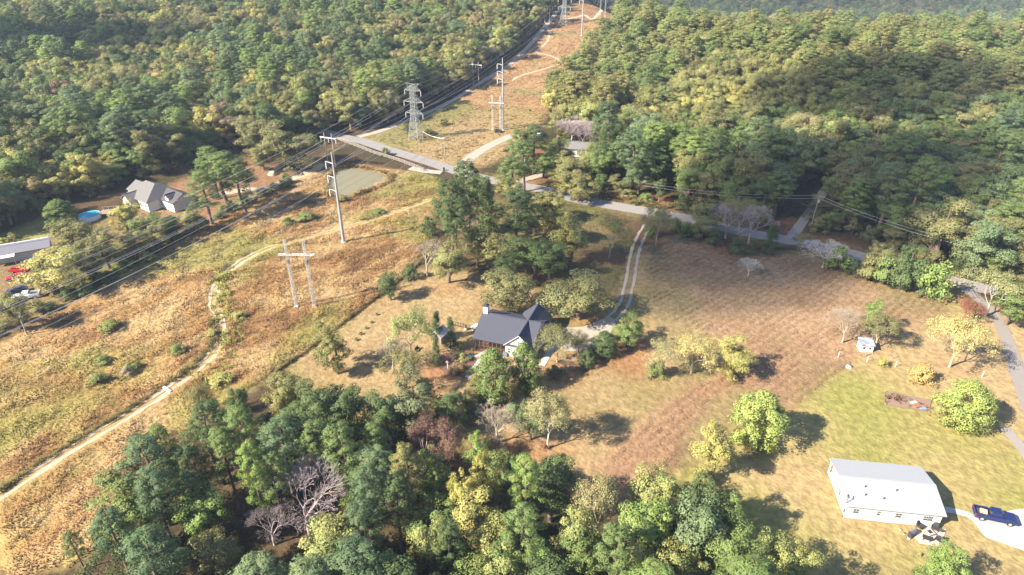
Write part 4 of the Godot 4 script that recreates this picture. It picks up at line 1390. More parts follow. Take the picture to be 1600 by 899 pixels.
func small_things() -> void:
	# long low building at the left edge
	var o := thing("outbuilding", "long low building with a grey metal roof half hidden by trees", "building", on(Vector2(-130, -158.3)), .46)
	var b := Buf.new()
	gabled(b, -9.5, 8.5, -3.0, 3.0, 2.5, 3.3, true)
	put(b, "wall", rough_mat(Color(.62, .60, .56), 2, .9), o)
	roof_pair(o, -10, 9, -3.5, 3.5, 2.5, 3.4, true, rough_mat(Color(.17, .17, .20), 2.2, .8))
	b = Buf.new()
	b.bar(Vector3(-10, 2.5, -3.52), Vector3(9, 2.5, -3.52), .3, .2)
	put(b, "eave_trim", mat(Color(.75, .75, .74), .5), o)
	o = thing("porch_awning", "white flat awning beside the long low building", "awning", on(Vector2(-130.3, -154.8)), .46)
	b = Buf.new()
	b.slab(Vector3(-3, 2.3, 2), Vector3(3, 2.3, 2), Vector3(3, 2.6, -2), Vector3(-3, 2.6, -2), .1)
	put(b, "canopy", mat(Color(.78, .77, .74), .5), o)
	for q in [[-2.8, 1.8], [2.8, 1.8], [-2.8, -1.8], [2.8, -1.8]]:
		b = Buf.new()
		b.box(Vector3(q[0], -.2, q[1]), Vector3(.1, 2.5, .1))
		put(b, "post", mat(Color(.7, .7, .68), .5), o)
	# the pool and its deck
	o = thing("swimming_pool", "round above-ground pool of turquoise water with a wooden deck", "pool", on(Vector2(-123.2, -182.7)))
	b = Buf.new()
	b.tube(PackedVector3Array([Vector3(0, -.3, 0), Vector3(0, 1.15, 0)]), PackedFloat32Array([3.0, 3.0]), 28)
	b.tube(PackedVector3Array([Vector3(0, 1.1, 0), Vector3(0, 1.18, 0)]), PackedFloat32Array([3.06, 2.86]), 28)
	put(b, "pool_wall", mat(Color(.70, .72, .74), .4), o)
	b = Buf.new()
	b.disc(Vector3(0, 1.04, 0), Vector3.UP, 2.9, .1, 28)
	put(b, "water", mat(Color(.03, .34, .47), .15, 0, .3), o)
	for k in 9:
		b = Buf.new()
		b.box(Vector3(2.4 + k * .5, 1.0, -1.8 - k * .12), Vector3(.46, .12, 3.4))
		put(b, "deck_board", rough_mat(Color(.28, .22, .18), 1.0), o)
	for k in 4:
		b = Buf.new()
		b.box(Vector3(2.4 + k * 1.4, -.2, -3.5 - k * .3), Vector3(.12, 2.3, .12))
		put(b, "deck_post", rough_mat(Color(.34, .26, .22), 1.0), o)
	b = Buf.new()
	b.bar(Vector3(2.3, 2.0, -3.5), Vector3(6.7, 2.0, -4.4), .1)
	put(b, "deck_rail", rough_mat(Color(.34, .26, .22), 1.0), o)
	# vehicles
	var truck := car("pickup_truck", "dark blue pickup truck parked on the white gravel pad", "pickup truck", on(Vector2(72.9, -72), .06), -.30, Color(.008, .018, .085), true)
	o = thing("cargo_box", "tan carton lying in the bed of the blue pickup", "box", truck.position + Vector3(-1.65, .86, -.5).rotated(Vector3.UP, -.30) + Vector3(0, 0, .35), -.5)
	b = Buf.new()
	b.taper_box(Vector3.ZERO, Vector3(.95, .28, .75), Vector2(.93, .73))
	put(b, "carton", mat(Color(.55, .36, .22), .8), o)
	b = Buf.new()
	b.box(Vector3(0, .282, 0), Vector3(.94, .004, .09))
	put(b, "tape", mat(Color(.6, .5, .38), .4), o)
	car("car", "white car by the hip-roofed house, nearer the wall", "car", on(Vector2(-105, -194.9)), .35, Color(.72, .72, .72), false, "white cars at the hip-roofed house")
	car("car", "white car by the hip-roofed house, nearer the trees", "car", on(Vector2(-101.4, -191.9)), .35, Color(.75, .75, .74), false, "white cars at the hip-roofed house")
	car("pickup_truck", "white pickup truck under the pale yellow-green shade tree", "pickup truck", on(Vector2(-113.6, -137.2)), 3.5, Color(.70, .72, .74), true)
	car("car", "red car parked left of the pale shade tree", "car", on(Vector2(-121.8, -146.6)), 3.75, Color(.40, .02, .05), false)
	car("car", "small red car by the awning of the long low building", "car", on(Vector2(-123.6, -150.6)), .2, Color(.45, .03, .02), false)
	car("car", "dark blue car in the shade behind the white pickup", "car", on(Vector2(-117.6, -140)), 3.6, Color(.02, .03, .07), false)
	car("car", "pale blue car in the yard of the hidden white house", "car", on(Vector2(10.7, -260.4)), 1.2, Color(.55, .62, .70), false)
	# the hidden house across the road
	o = thing("hidden_house", "white house half hidden behind bare grey trees across the road", "house", on(Vector2(24.4, -239.2)), -.2)
	b = Buf.new()
	gabled(b, -6, 6, -3.6, 3.6, 2.8, 4.4, true)
	put(b, "wall", rough_mat(Color(.72, .71, .68), 2, .9), o)
	roof_pair(o, -6.4, 6.4, -4, 4, 2.8, 4.5, true, rough_mat(Color(.16, .16, .16), 1.6))
	for x in [-3.5, 0.0, 3.2]:
		window(o, Vector3(x, 1.6, 3.61), Vector3.BACK, 1.0, 1.2)
	# small tractor in the corridor
	o = thing("lawn_tractor", "small dark tractor standing by the middle steel pole", "tractor", on(Vector2(-5.6, -265.3)), -.2)
	b = Buf.new()
	b.taper_box(Vector3(.7, .5, 0), Vector3(1.5, .7, .8), Vector2(1.3, .7))
	put(b, "bonnet", mat(Color(.05, .05, .05), .4), o)
	b = Buf.new()
	b.box(Vector3(-.6, .6, 0), Vector3(.6, .2, .6)); b.box(Vector3(-.9, .8, 0), Vector3(.12, .5, .6))
	put(b, "seat", mat(Color(.12, .03, .03), .6), o)
	b = Buf.new()
	b.box(Vector3(-.4, 1.9, 0), Vector3(1.4, .08, 1.2))
	put(b, "canopy", mat(Color(.06, .06, .06), .5), o)
	for q in [[-1, -.5], [-1, .5], [.2, -.5], [.2, .5]]:
		b = Buf.new()
		b.box(Vector3(q[0], .6, q[1]), Vector3(.06, 1.3, .06))
		put(b, "canopy_post", mat(Color(.05, .05, .05), .5), o)
	for s in [-1.0, 1.0]:
		for q in [[-.7, .6], [1.1, .38]]:
			b = Buf.new()
			b.disc(Vector3(q[0], q[1], s * .62), Vector3(0, 0, s), q[1], .3, 16)
			put(b, "wheel", mat(Color(.025, .025, .025), .8), o)
	# the small white shed on the hay field
	o = thing("play_shed", "small white shed with two dark openings and a grey roof on the lawn", "shed", on(Vector2(73.3, -116.5)), -.1)
	b = Buf.new()
	gabled(b, -1.25, 1.25, -1.0, 1.0, 1.65, 1.65, true)
	put(b, "wall", mat(Color(.74, .74, .73), .6), o)
	b = Buf.new()
	b.slab(Vector3(-1.45, 1.66, 1.2), Vector3(1.45, 1.66, 1.2), Vector3(1.45, 2.2, -1.2), Vector3(-1.45, 2.2, -1.2), .1)
	put(b, "roof", rough_mat(Color(.27, .30, .36), 1.0), o)
	for x in [-.6, .6]:
		window(o, Vector3(x, .95, 1.006), Vector3.BACK, .62, .72, false)
	b = Buf.new()
	b.box(Vector3(.1, -.1, 1.35), Vector3(2.2, .28, .6))
	put(b, "step", rough_mat(Color(.42, .26, .20), .8), o)
	o = thing("garden_roller", "grey round barrel beside the small white shed", "barrel", on(Vector2(74.8, -116.5)))
	b = Buf.new()
	b.post(Vector3.ZERO, Vector3(0, .6, 0), .28, .28, 12)
	put(b, "barrel", mat(Color(.30, .32, .36), .5), o)
	b = Buf.new()
	b.disc(Vector3(0, .62, 0), Vector3.UP, .29, .05, 12)
	put(b, "lid", mat(Color(.22, .24, .28), .5), o)
	# white posts on the lawn
	for q in [[Vector2(67.2, -115.6), "thin dark stake on the lawn left of the small shed"], [Vector2(66.6, -113.6), "white clothes post on the lawn left of the small shed"], [Vector2(72.3, -114), "thin stake below the small white shed"], [Vector2(71.8, -112.1), "white clothes post below the small white shed"], [Vector2(77.6, -113.2), "thin stake behind the low yellow bush"], [Vector2(76.7, -110.4), "white clothes post right of the low yellow bush"], [Vector2(92.1, -107.1), "white post on the lawn behind the big round tree"], [Vector2(84, -107.5), "pale stake right of the orange autumn bush"]]:
		o = thing("clothes_post", q[1], "post", on(q[0]), .1, "stakes and white posts on the lawn")
		b = Buf.new()
		b.post(Vector3(0, -.2, 0), Vector3(0, 1.35, 0), .06, .06)
		put(b, "post", mat(Color(.25, .22, .2) if "stake" in q[1] else Color(.74, .73, .71), .6), o)
		b = Buf.new()
		b.box(Vector3(0, 1.35, 0), Vector3(.16, .05, .16))
		put(b, "arm", mat(Color(.25, .22, .2) if "stake" in q[1] else Color(.74, .73, .71), .6), o)
	o = thing("wash_tub", "upturned white tub lying on the lawn", "tub", on(Vector2(67.5, -110.4)))
	b = Buf.new()
	b.tube(PackedVector3Array([Vector3(0, 0, 0), Vector3(0, .35, 0), Vector3(0, .45, 0)]), PackedFloat32Array([.6, .5, .05]), 16)
	put(b, "tub", mat(Color(.72, .74, .76), .5), o)
	b = Buf.new()
	b.tube(PackedVector3Array([Vector3(0, 0, 0), Vector3(0, .07, 0)]), PackedFloat32Array([.66, .64]), 16)
	put(b, "rim", mat(Color(.6, .63, .66), .5), o)
	# the vegetable bed
	var bed := PackedVector2Array([Vector2(71, -102.5), Vector2(78.5, -100.1), Vector2(76.3, -96.7), Vector2(69.3, -98.8)])
	tag(sheet(bed, .05, rough_mat(Color(.190, .125, .095), .8, .4), "garden_soil", false, false), "bare reddish garden plot on the lawn", "", "", "structure")
	for k in 4:
		o = thing("bed_board", ["board edge on the far side of the garden plot", "board edge at the drive end of the garden plot", "board edge on the near side of the garden plot", "board edge at the field end of the garden plot"][k], "board")
		b = Buf.new()
		b.bar(on(bed[k], .1), on(bed[(k + 1) % 4], .06), .07, .12)
		put(b, "plank", rough_mat(Color(.20, .15, .12), 1.0), o)
		b = Buf.new()
		b.box(on(bed[k], -.2), Vector3(.2, .55, .2))
		put(b, "stake", rough_mat(Color(.30, .22, .18), 1.0), o)
	for q in [[Vector2(74.9, -98.3), .3, "orange-red tray in the garden plot", Color(.50, .16, .08)], [Vector2(75.7, -97.7), .1, "blue tray in the garden plot", Color(.20, .26, .42)], [Vector2(74.8, -99.4), .2, "white plank tray across the garden plot", Color(.62, .58, .52)]]:
		o = thing("seed_tray", q[2], "tray", on(q[0], .06), q[1])
		b = Buf.new()
		b.box(Vector3.ZERO, Vector3(1.3, .05, .5))
		for s in [-1.0, 1.0]:
			b.box(Vector3(0, .05, s * .22), Vector3(1.3, .12, .05))
		put(b, "tray", mat(q[3], .7), o)
	# the culvert slab across the dirt track
	o = thing("culvert_slab", "white concrete culvert slab lying across the dirt track", "slab", on(Vector2(-65.9, -103.2)), -.62)
	b = Buf.new()
	b.taper_box(Vector3(-.55, -.1, 0), Vector3(1.35, .42, .62), Vector2(1.25, .5))
	b.taper_box(Vector3(.75, -.1, .0), Vector3(1.1, .42, .55), Vector2(1.0, .42))
	put(b, "slab", rough_mat(Color(.66, .66, .66), 1.2), o)
	# sand heap by the sandy lane
	o = thing("sand_heap", "little heap of pale sand beside the sandy lane", "heap", on(Vector2(-80.5, -219.1)))
	b = Buf.new()
	var ring := PackedVector3Array([Vector3(0, -.1, 0), Vector3(0, .5, 0), Vector3(.2, .9, 0), Vector3(.2, 1.1, 0)])
	b.tube(ring, PackedFloat32Array([2.3, 1.5, .6, .02]), 14)
	put(b, "heap", rough_mat(Color(.48, .38, .27), 1.0), o)
	# garden of the dark-roofed house
	o = thing("garden_shed", "little shed with a pointed grey roof between dark cedars", "shed", on(Vector2(-15.3, -119.6)), -.5)
	b = Buf.new()
	gabled(b, -1.2, 1.2, -1.2, 1.2, 2.0, 2.9, false)
	put(b, "wall", rough_mat(Color(.26, .21, .17), 1.0), o)
	roof_pair(o, -1.6, 1.6, -1.6, 1.6, 1.95, 3.1, false, rough_mat(Color(.36, .35, .36), 1.2))
	b = Buf.new()
	b.box(Vector3(0, 0, 1.21), Vector3(.9, 1.8, .05))
	put(b, "door", mat(Color(.14, .11, .09), .7), o)
	o = thing("garden_ramp", "grey boardwalk ramp with posts leading out of the house garden", "ramp")
	var ra := on(Vector2(-6, -112.6)); var rb := on(Vector2(-8.6, -106.3))
	var rd := (rb - ra)
	for k in 22:
		b = Buf.new()
		var p := ra.lerp(rb, (k + .5) / 22.0) + Vector3(0, .28, 0)
		b.bar(p - rd.cross(Vector3.UP).normalized() * .65, p + rd.cross(Vector3.UP).normalized() * .65, rd.length() / 22.0 * .94, .05)
		put(b, "plank", rough_mat([Color(.46, .45, .45), Color(.52, .51, .52), Color(.40, .39, .40)][k * 7 % 3], .9), o)
	for s in [-1.0, 1.0]:
		for t in [.05, .5, .97]:
			b = Buf.new()
			b.box(ra.lerp(rb, t) + rd.cross(Vector3.UP).normalized() * (s * .7), Vector3(.1, 1.1 if t > .9 else .5, .1))
			put(b, "post", rough_mat(Color(.17, .14, .13), 1.0), o)
	o = thing("bird_table", "bird table on a pale post in the garden bed", "bird table", on(Vector2(-12.8, -109.5)))
	b = Buf.new()
	b.box(Vector3(0, -.2, 0), Vector3(.13, 1.9, .13))
	put(b, "post", mat(Color(.62, .62, .62), .6), o)
	b = Buf.new()
	b.taper_box(Vector3(0, 1.7, 0), Vector3(.6, .3, .6), Vector2(.06, .06))
	put(b, "roof", mat(Color(.25, .16, .13), .6), o)
	o = thing("bench", "dark bench on the tan lawn beside the garden", "bench", on(Vector2(-19.6, -115.9)), 1.2)
	b = Buf.new()
	b.box(Vector3(0, .4, 0), Vector3(1.4, .06, .45))
	put(b, "seat", mat(Color(.05, .045, .04), .7), o)
	b = Buf.new()
	b.box(Vector3(0, .46, -.22), Vector3(1.4, .45, .05))
	put(b, "backrest", mat(Color(.05, .045, .04), .7), o)
	for s in [-1.0, 1.0]:
		b = Buf.new()
		b.box(Vector3(s * .6, 0, 0), Vector3(.07, .4, .42))
		put(b, "leg", mat(Color(.05, .045, .04), .7), o)
	o = thing("garden_fence", "thin black metal fence behind the garden, ending at the house corner", "fence")
	var fa := on(Vector2(-13.6, -125.6)); var fb := on(Vector2(-8.7, -123.6))
	for k in 9:
		b = Buf.new()
		b.box(fa.lerp(fb, k / 8.0), Vector3(.07, 1.2, .07))
		put(b, "post", mat(Color(.02, .02, .02), .5), o)
	for y in [.3, 1.1]:
		b = Buf.new()
		b.bar(fa + Vector3(0, y, 0), fb + Vector3(0, y, 0), .045)
		put(b, "rail", mat(Color(.02, .02, .02), .5), o)
	o = thing("planter", "earthen urn on a pale plinth beside the black fence", "urn", on(Vector2(-10.1, -123.6)))
	b = Buf.new()
	b.box(Vector3(0, 0, 0), Vector3(.5, .5, .5))
	put(b, "plinth", mat(Color(.62, .56, .48), .7), o)
	b = Buf.new()
	b.tube(PackedVector3Array([Vector3(0, .5, 0), Vector3(0, .8, 0), Vector3(0, 1.1, 0), Vector3(0, 1.15, 0)]), PackedFloat32Array([.16, .36, .3, .04]), 12)
	put(b, "urn", mat(Color(.16, .12, .09), .8), o)
	o = thing("gas_tank", "white gas tank at the chimney end of the dark-roofed house", "tank", on(Vector2(-8.1, -123.8)), .8)
	b = Buf.new()
	b.tube(PackedVector3Array([Vector3(-.9, .75, 0), Vector3(-.75, .75, 0), Vector3(.75, .75, 0), Vector3(.9, .75, 0)]), PackedFloat32Array([.08, .45, .45, .08]), 14)
	put(b, "tank", mat(Color(.78, .78, .77), .4), o)
	for s in [-.5, .5]:
		b = Buf.new()
		b.box(Vector3(s, 0, 0), Vector3(.15, .4, .6))
		put(b, "foot", mat(Color(.5, .5, .5), .6), o)
	o = thing("heat_pump", "grey heat pump box at the corner of the white gable", "air conditioner", on(Vector2(-1.3, -114)), -.34)
	b = Buf.new()
	b.box(Vector3.ZERO, Vector3(.9, .95, .9))
	put(b, "housing", mat(Color(.12, .17, .20), .5), o)
	b = Buf.new()
	b.disc(Vector3(0, .97, 0), Vector3.UP, .33, .04, 14)
	put(b, "fan_grille", mat(Color(.07, .09, .10), .5), o)
	o = thing("ride_on_mower", "dark red ride-on mower in the shade by the white-trunked tree", "mower", on(Vector2(9.6, -92.2)), .6)
	b = Buf.new()
	b.taper_box(Vector3(.45, .3, 0), Vector3(.9, .5, .7), Vector2(.75, .6))
	put(b, "bonnet", mat(Color(.22, .02, .02), .4), o)
	b = Buf.new()
	b.box(Vector3(-.45, .45, 0), Vector3(.45, .14, .5)); b.box(Vector3(-.68, .55, 0), Vector3(.1, .45, .5))
	put(b, "seat", mat(Color(.03, .03, .03), .7), o)
	for s in [-1.0, 1.0]:
		for q in [[-.5, .27], [.65, .2]]:
			b = Buf.new()
			b.disc(Vector3(q[0], q[1], s * .42), Vector3(0, 0, s), q[1], .2, 12)
			put(b, "wheel", mat(Color(.025, .025, .025), .8), o)
	# bin, dark screen and white-roofed trailer at the road junction
	o = thing("rubbish_bin", "black wheeled bin where the drive meets the road", "bin", on(Vector2(-23.2, -221.7)))
	b = Buf.new()
	b.taper_box(Vector3(0, .08, 0), Vector3(.5, .95, .55), Vector2(.62, .68))
	put(b, "bin", mat(Color(.025, .03, .035), .6), o)
	b = Buf.new()
	b.box(Vector3(0, 1.03, 0), Vector3(.66, .07, .74))
	put(b, "lid", mat(Color(.02, .02, .025), .5), o)
	o = thing("screen_fence", "short dark screen fence at the lane pines", "fence")
	fa = on(Vector2(-3.5, -240.8)); fb = on(Vector2(-1, -246))
	for k in 6:
		b = Buf.new()
		var p := fa.lerp(fb, (k + .5) / 6.0)
		b.bar(p, p + Vector3(0, 1.9, 0), fa.distance_to(fb) / 6.2, .06)
		put(b, "panel", mat(Color(.035, .032, .03), .8), o)


func board_fence() -> void:
	var line := smooth_line(PackedVector2Array([Vector2(-66.8, -255.1), Vector2(-57.2, -246.3), Vector2(-50, -239.3), Vector2(-42.1, -233.1), Vector2(-35.7, -227.1), Vector2(-30.1, -221.3)]), 2.4)
	var o := thing("board_fence", "weathered three-rail board fence between the road and the pond", "fence")
	var wood := rough_mat(Color(.34, .31, .28), 1.0)
	for k in line.size():
		var b := Buf.new()
		b.box(on(line[k], -.2), Vector3(.16, 1.55, .16))
		put(b, "post", wood, o)
		if k > 0:
			for y in [.35, .78, 1.2]:
				b = Buf.new()
				b.bar(on(line[k - 1], y), on(line[k], y), .05, .16)
				put(b, "rail", wood, o)


func hedges() -> void:
	var l := smooth_line(PackedVector2Array([Vector2(-111.7, -120.6), Vector2(-106.8, -125.9), Vector2(-104, -133.1), Vector2(-100.6, -140.4), Vector2(-97.7, -149.9), Vector2(-93.9, -159.3), Vector2(-90.6, -171.6), Vector2(-86, -182.9), Vector2(-81.8, -192.5), Vector2(-77.2, -203), Vector2(-72.7, -212.1)]), 2.7)
	var rng := RandomNumberGenerator.new()
	rng.seed = 12
	var words := ["first from the photo's edge", "beside the crossing wires", "below the white pickup", "below the shade tree", "under the olive yard trees", "beside the lane pines", "beside the sandy lane", "near the pond end"]
	for k in l.size():
		var p := l[k] + Vector2(rng.randf_range(-1.6, 1.6), rng.randf_range(-1.6, 1.6))
		var shade: String = ["dark", "brush", "olive", "green"][rng.randi() % 4]
		tree("bush", shade, p.x, p.y, rng.randf_range(1.8, 3.6), rng.randf_range(4.0, 6.2), "%s hedge shrub along the corridor edge, %s, %s along" % [tone_words.get(shade, "bramble green"), words[mini(7, k * 8 / l.size())], spelt(k + 1)], "hedge shrubs along the corridor edge")
	# undergrowth at the foot of the woods
	for row in [[PackedVector2Array([Vector2(17.5, -206.6), Vector2(32.1, -199.8), Vector2(46.5, -191.4), Vector2(60.5, -185.7), Vector2(73.8, -180.1)]), "behind the road, towards the hidden house"], [PackedVector2Array([Vector2(-144.2, -180.5), Vector2(-139.9, -190.4), Vector2(-133, -197.2), Vector2(-126.8, -208.8), Vector2(-119, -219.3), Vector2(-113.5, -227), Vector2(-109.4, -239.4), Vector2(-97.6, -242.5), Vector2(-85.6, -237.7)]), "behind the hip-roofed house and pool"], [PackedVector2Array([Vector2(90.6, -182.8), Vector2(84.9, -173), Vector2(92.8, -168.5), Vector2(101.1, -160.4), Vector2(108, -151.3), Vector2(115.8, -145.5), Vector2(125.6, -141.3)]), "beyond the road, past the junction"]]:
		l = smooth_line(row[0], 4.4)
		for k in l.size():
			var p: Vector2 = l[k] + Vector2(rng.randf_range(-1.5, 1.5), rng.randf_range(-3.5, .8))
			var shade: String = ["dark", "greyolive", "olive", "green", "greydeep"][rng.randi() % 5]
			tree("bush" if k % 3 else "leafy", shade, p.x, p.y, rng.randf_range(2.5, 5.5) + (3.0 if k % 3 == 0 else 0.0), rng.randf_range(4.5, 7.0), "%s %s %s, %s along" % [tone_words.get(shade, "grey-green"), "wood-edge shrub" if k % 3 else "wood-edge tree", row[1], spelt(k + 1)], "undergrowth at the edge of the woods")


func roads() -> void:
	var asphalt := rough_mat(Color(.240, .225, .215), 3.0, .75)
	var gravel := rough_mat(Color(.310, .270, .225), 1.2, .55)
	var dirt := rough_mat(Color(.370, .300, .215), 1.5, .55)
	var concrete := rough_mat(Color(.420, .405, .385), 2.4, .8)
	var s := func(o: Node, label: String) -> void: tag(o, label, "", "", "structure")
	s.call(ribbon(track(PackedVector2Array([Vector2(-94, -274.4), Vector2(-76.3, -266.2), Vector2(-65.9, -258.9), Vector2(-56, -252.9), Vector2(-47.6, -245.6), Vector2(-31.9, -232.9), Vector2(-18.5, -221), Vector2(-8.5, -213.5), Vector2(0, -208.9), Vector2(10.2, -203.9), Vector2(18.9, -197.2), Vector2(31, -191.4), Vector2(41.8, -186.7), Vector2(52, -181.6), Vector2(61.3, -174.9), Vector2(70.5, -169.8), Vector2(77.9, -166.1), Vector2(86.2, -161), Vector2(93.7, -155.3), Vector2(100.6, -149.5), Vector2(108.2, -144.5), Vector2(115.5, -140), Vector2(125.7, -134.8), Vector2(142.1, -127.7)]), 4.2), 5.6, .05, asphalt, "road", 0, .25), "pale asphalt country road crossing behind the houses")
	s.call(ribbon(track(PackedVector2Array([Vector2(-59.7, -258.9), Vector2(-51.1, -267.8), Vector2(-40.6, -285.8), Vector2(-31.3, -303.3), Vector2(-15.8, -342.4), Vector2(0, -374.3), Vector2(17.1, -426.1), Vector2(27.9, -467.4), Vector2(38.2, -521)]), 2.8), 2.7, .07, rough_mat(Color(.330, .290, .240), 1.2, .6), "forest_road", 0, .7), "gravel track along the forest edge")
	s.call(ribbon(track(PackedVector2Array([Vector2(-18.5, -223.5), Vector2(-14.9, -234.6), Vector2(-8.4, -248.3), Vector2(0, -261.2)]), 3.2), 4.2, .08, gravel, "gravel_drive", 0, .4), "curved pale gravel drive off the road")
	s.call(ribbon(track(PackedVector2Array([Vector2(75.2, -167.3), Vector2(80.4, -174.7), Vector2(89.6, -188.6), Vector2(100.3, -204.8), Vector2(109.4, -217.4)]), 2.3), 2.8, .09, asphalt, "side_road", 0, .25), "narrow side road running into the dark wood")
	s.call(ribbon(track(PackedVector2Array([Vector2(-23.9, -219.9), Vector2(-28.8, -221.3), Vector2(-35.3, -224.6)]), 2.6), 3.4, .08, gravel, "field_entrance", 0, .4), "pale field entrance beside the fence end")
	s.call(ribbon(track(PackedVector2Array([Vector2(0, -208.9), Vector2(3.2, -211.6), Vector2(8.6, -216.2), Vector2(13, -220.5)]), 2.4), 3.0, .09, gravel, "lane", 0, .3), "pale lane under the pines across the road")
	s.call(ribbon(track(PackedVector2Array([Vector2(-66.3, -229.3), Vector2(-68.4, -221.8), Vector2(-73.3, -214.4), Vector2(-78.7, -206.3), Vector2(-85.7, -204), Vector2(-91.8, -201.2)]), 2.8), 3.6, .06, dirt, "sandy_lane", 0, .9), "sandy lane beside the pond")
	var two := track(PackedVector2Array([Vector2(38.9, -177.8), Vector2(36.4, -172.3), Vector2(33.5, -164.5), Vector2(31.1, -155.3), Vector2(29.2, -146.9), Vector2(27.2, -139.1), Vector2(25.1, -132.7), Vector2(22, -127.7)]), 2.2)
	for k in 2:
		s.call(ribbon(two, .68, .06, gravel, "driveway_track", [-1.0, 1.0][k], .4), ["left wheel track of the house drive", "right wheel track of the house drive"][k])
	s.call(sheet(PackedVector2Array([Vector2(21.4, -128.8), Vector2(22.8, -126.1), Vector2(20.6, -121.5), Vector2(17.7, -117.6), Vector2(13.9, -115.8), Vector2(10.6, -115.8), Vector2(9.2, -120), Vector2(8.6, -123.8), Vector2(11.9, -124.6), Vector2(16.1, -125.1)]), .06, gravel, "parking_pad"), "pale gravel parking pad beside the garage")
	s.call(ribbon(PackedVector2Array([Vector2(9.1, -118.1), Vector2(7.6, -114.6), Vector2(5.9, -110.4)]), 1.3, .08, concrete, "garden_path"), "white path below the garage corner")
	s.call(ribbon(PackedVector2Array([Vector2(-13, -116.5), Vector2(-11.6, -115.6), Vector2(-10.2, -114.2), Vector2(-8.5, -113.8), Vector2(-6.8, -114), Vector2(-5.3, -115.6)]), .9, .08, concrete, "garden_walk", 0, .15), "curved pale walk in the house garden")
	s.call(sheet(PackedVector2Array([Vector2(-15.5, -111.8), Vector2(-13.2, -114.9), Vector2(-7.8, -113.1), Vector2(-6.2, -111.8), Vector2(-7.3, -107.1), Vector2(-10, -106.7), Vector2(-13.3, -108.4)]), .04, rough_mat(Color(.130, .075, .060), 1.0, .6), "mulch_bed"), "dark mulch bed of the house garden")
	s.call(ribbon(track(PackedVector2Array([Vector2(108.2, -144.5), Vector2(108.7, -138.7), Vector2(108.5, -132.2), Vector2(107.4, -126.4), Vector2(104.7, -119), Vector2(101.2, -111.2), Vector2(98, -104.1), Vector2(94.4, -95.8)]), 2.4), 2.7, .08, rough_mat(Color(.200, .180, .165), 1.6, .5), "paved_drive", 0, .35), "worn paved drive along the right-hand lawn")
	s.call(ribbon(track(PackedVector2Array([Vector2(87.6, -92.7), Vector2(87.4, -90.2), Vector2(87.2, -86.8), Vector2(86.3, -83)]), 1.6), 2.0, .07, rough_mat(Color(.220, .200, .185), 1.6, .5), "side_path"), "paved side path at the right edge")
	s.call(sheet(PackedVector2Array([Vector2(69.6, -71.8), Vector2(70.8, -72.4), Vector2(74.4, -73.2), Vector2(80.5, -73.5), Vector2(76.8, -65.2), Vector2(73, -66.6), Vector2(71.2, -67.7), Vector2(69.7, -68.6), Vector2(69.6, -70)]), .06, rough_mat(Color(.340, .332, .325), .8, .6), "gravel_pad"), "white gravel pad under the blue pickup")
	s.call(ribbon(track(PackedVector2Array([Vector2(66.3, -73.8), Vector2(67.3, -73.7), Vector2(68.6, -73.3), Vector2(69.5, -72.8), Vector2(70.2, -71.7)]), 1.2), 1.2, .07, concrete, "front_walk"), "curved white walk from the house to the gravel pad")
	var dusty := track(PackedVector2Array([Vector2(-82.6, -73.8), Vector2(-80.6, -76.7), Vector2(-77.9, -82.2), Vector2(-74.1, -88.8), Vector2(-69.8, -95.8), Vector2(-65.8, -103.2), Vector2(-63.3, -108.5), Vector2(-61.7, -115), Vector2(-62.3, -121.4), Vector2(-65.2, -127.6), Vector2(-68.8, -134.3), Vector2(-71, -142.2), Vector2(-71.2, -148.5), Vector2(-68.7, -156.7), Vector2(-64.7, -162.6)]), 1.7)
	var faint := track(PackedVector2Array([Vector2(-64.7, -162.6), Vector2(-56.1, -168.9), Vector2(-43.9, -178.3), Vector2(-34.3, -187.1), Vector2(-25.3, -196.5)]), 1.0)
	for k in 2:
		s.call(ribbon(faint, .5, .06, rough_mat(Color(.400, .320, .170), 1.2, .6), "grassy_track", [-.8, .8][k], .35), ["left rut of the faint grassy track past the steel pole", "right rut of the faint grassy track past the steel pole"][k])
	for k in 2:
		s.call(ribbon(dusty, [.65, .9][k], .06, dirt, "dirt_track", [-.85, .8][k], .65), ["left rut of the sandy two-track in the tall grass", "right rut of the sandy two-track in the tall grass"][k])
	s.call(ribbon(track(PackedVector2Array([Vector2(20.5, -446.9), Vector2(21.6, -416.8), Vector2(16.1, -398.3), Vector2(13.4, -390.9), Vector2(21.6, -384.6), Vector2(25.9, -374.3), Vector2(16.6, -364.1), Vector2(4.9, -354), Vector2(0, -346)]), 1.2), 1.3, .07, dirt, "field_track", 0, .9), "faint sandy track looping over the broomsedge")
	s.call(ribbon(track(PackedVector2Array([Vector2(32.8, -453.1), Vector2(44.9, -464), Vector2(61.8, -503.6), Vector2(140.2, -1015.5), Vector2(155.9, -1080.2), Vector2(172.7, -1174)]), 1.6), 2.0, .07, dirt, "hill_track", 0, .3), "pale track over the crest of the corridor")
	var water := mat(Color(.165, .150, .085), .14, 0, .25)
	s.call(sheet(pond_shape, .12, water, "pond_water", true), "murky olive pond")


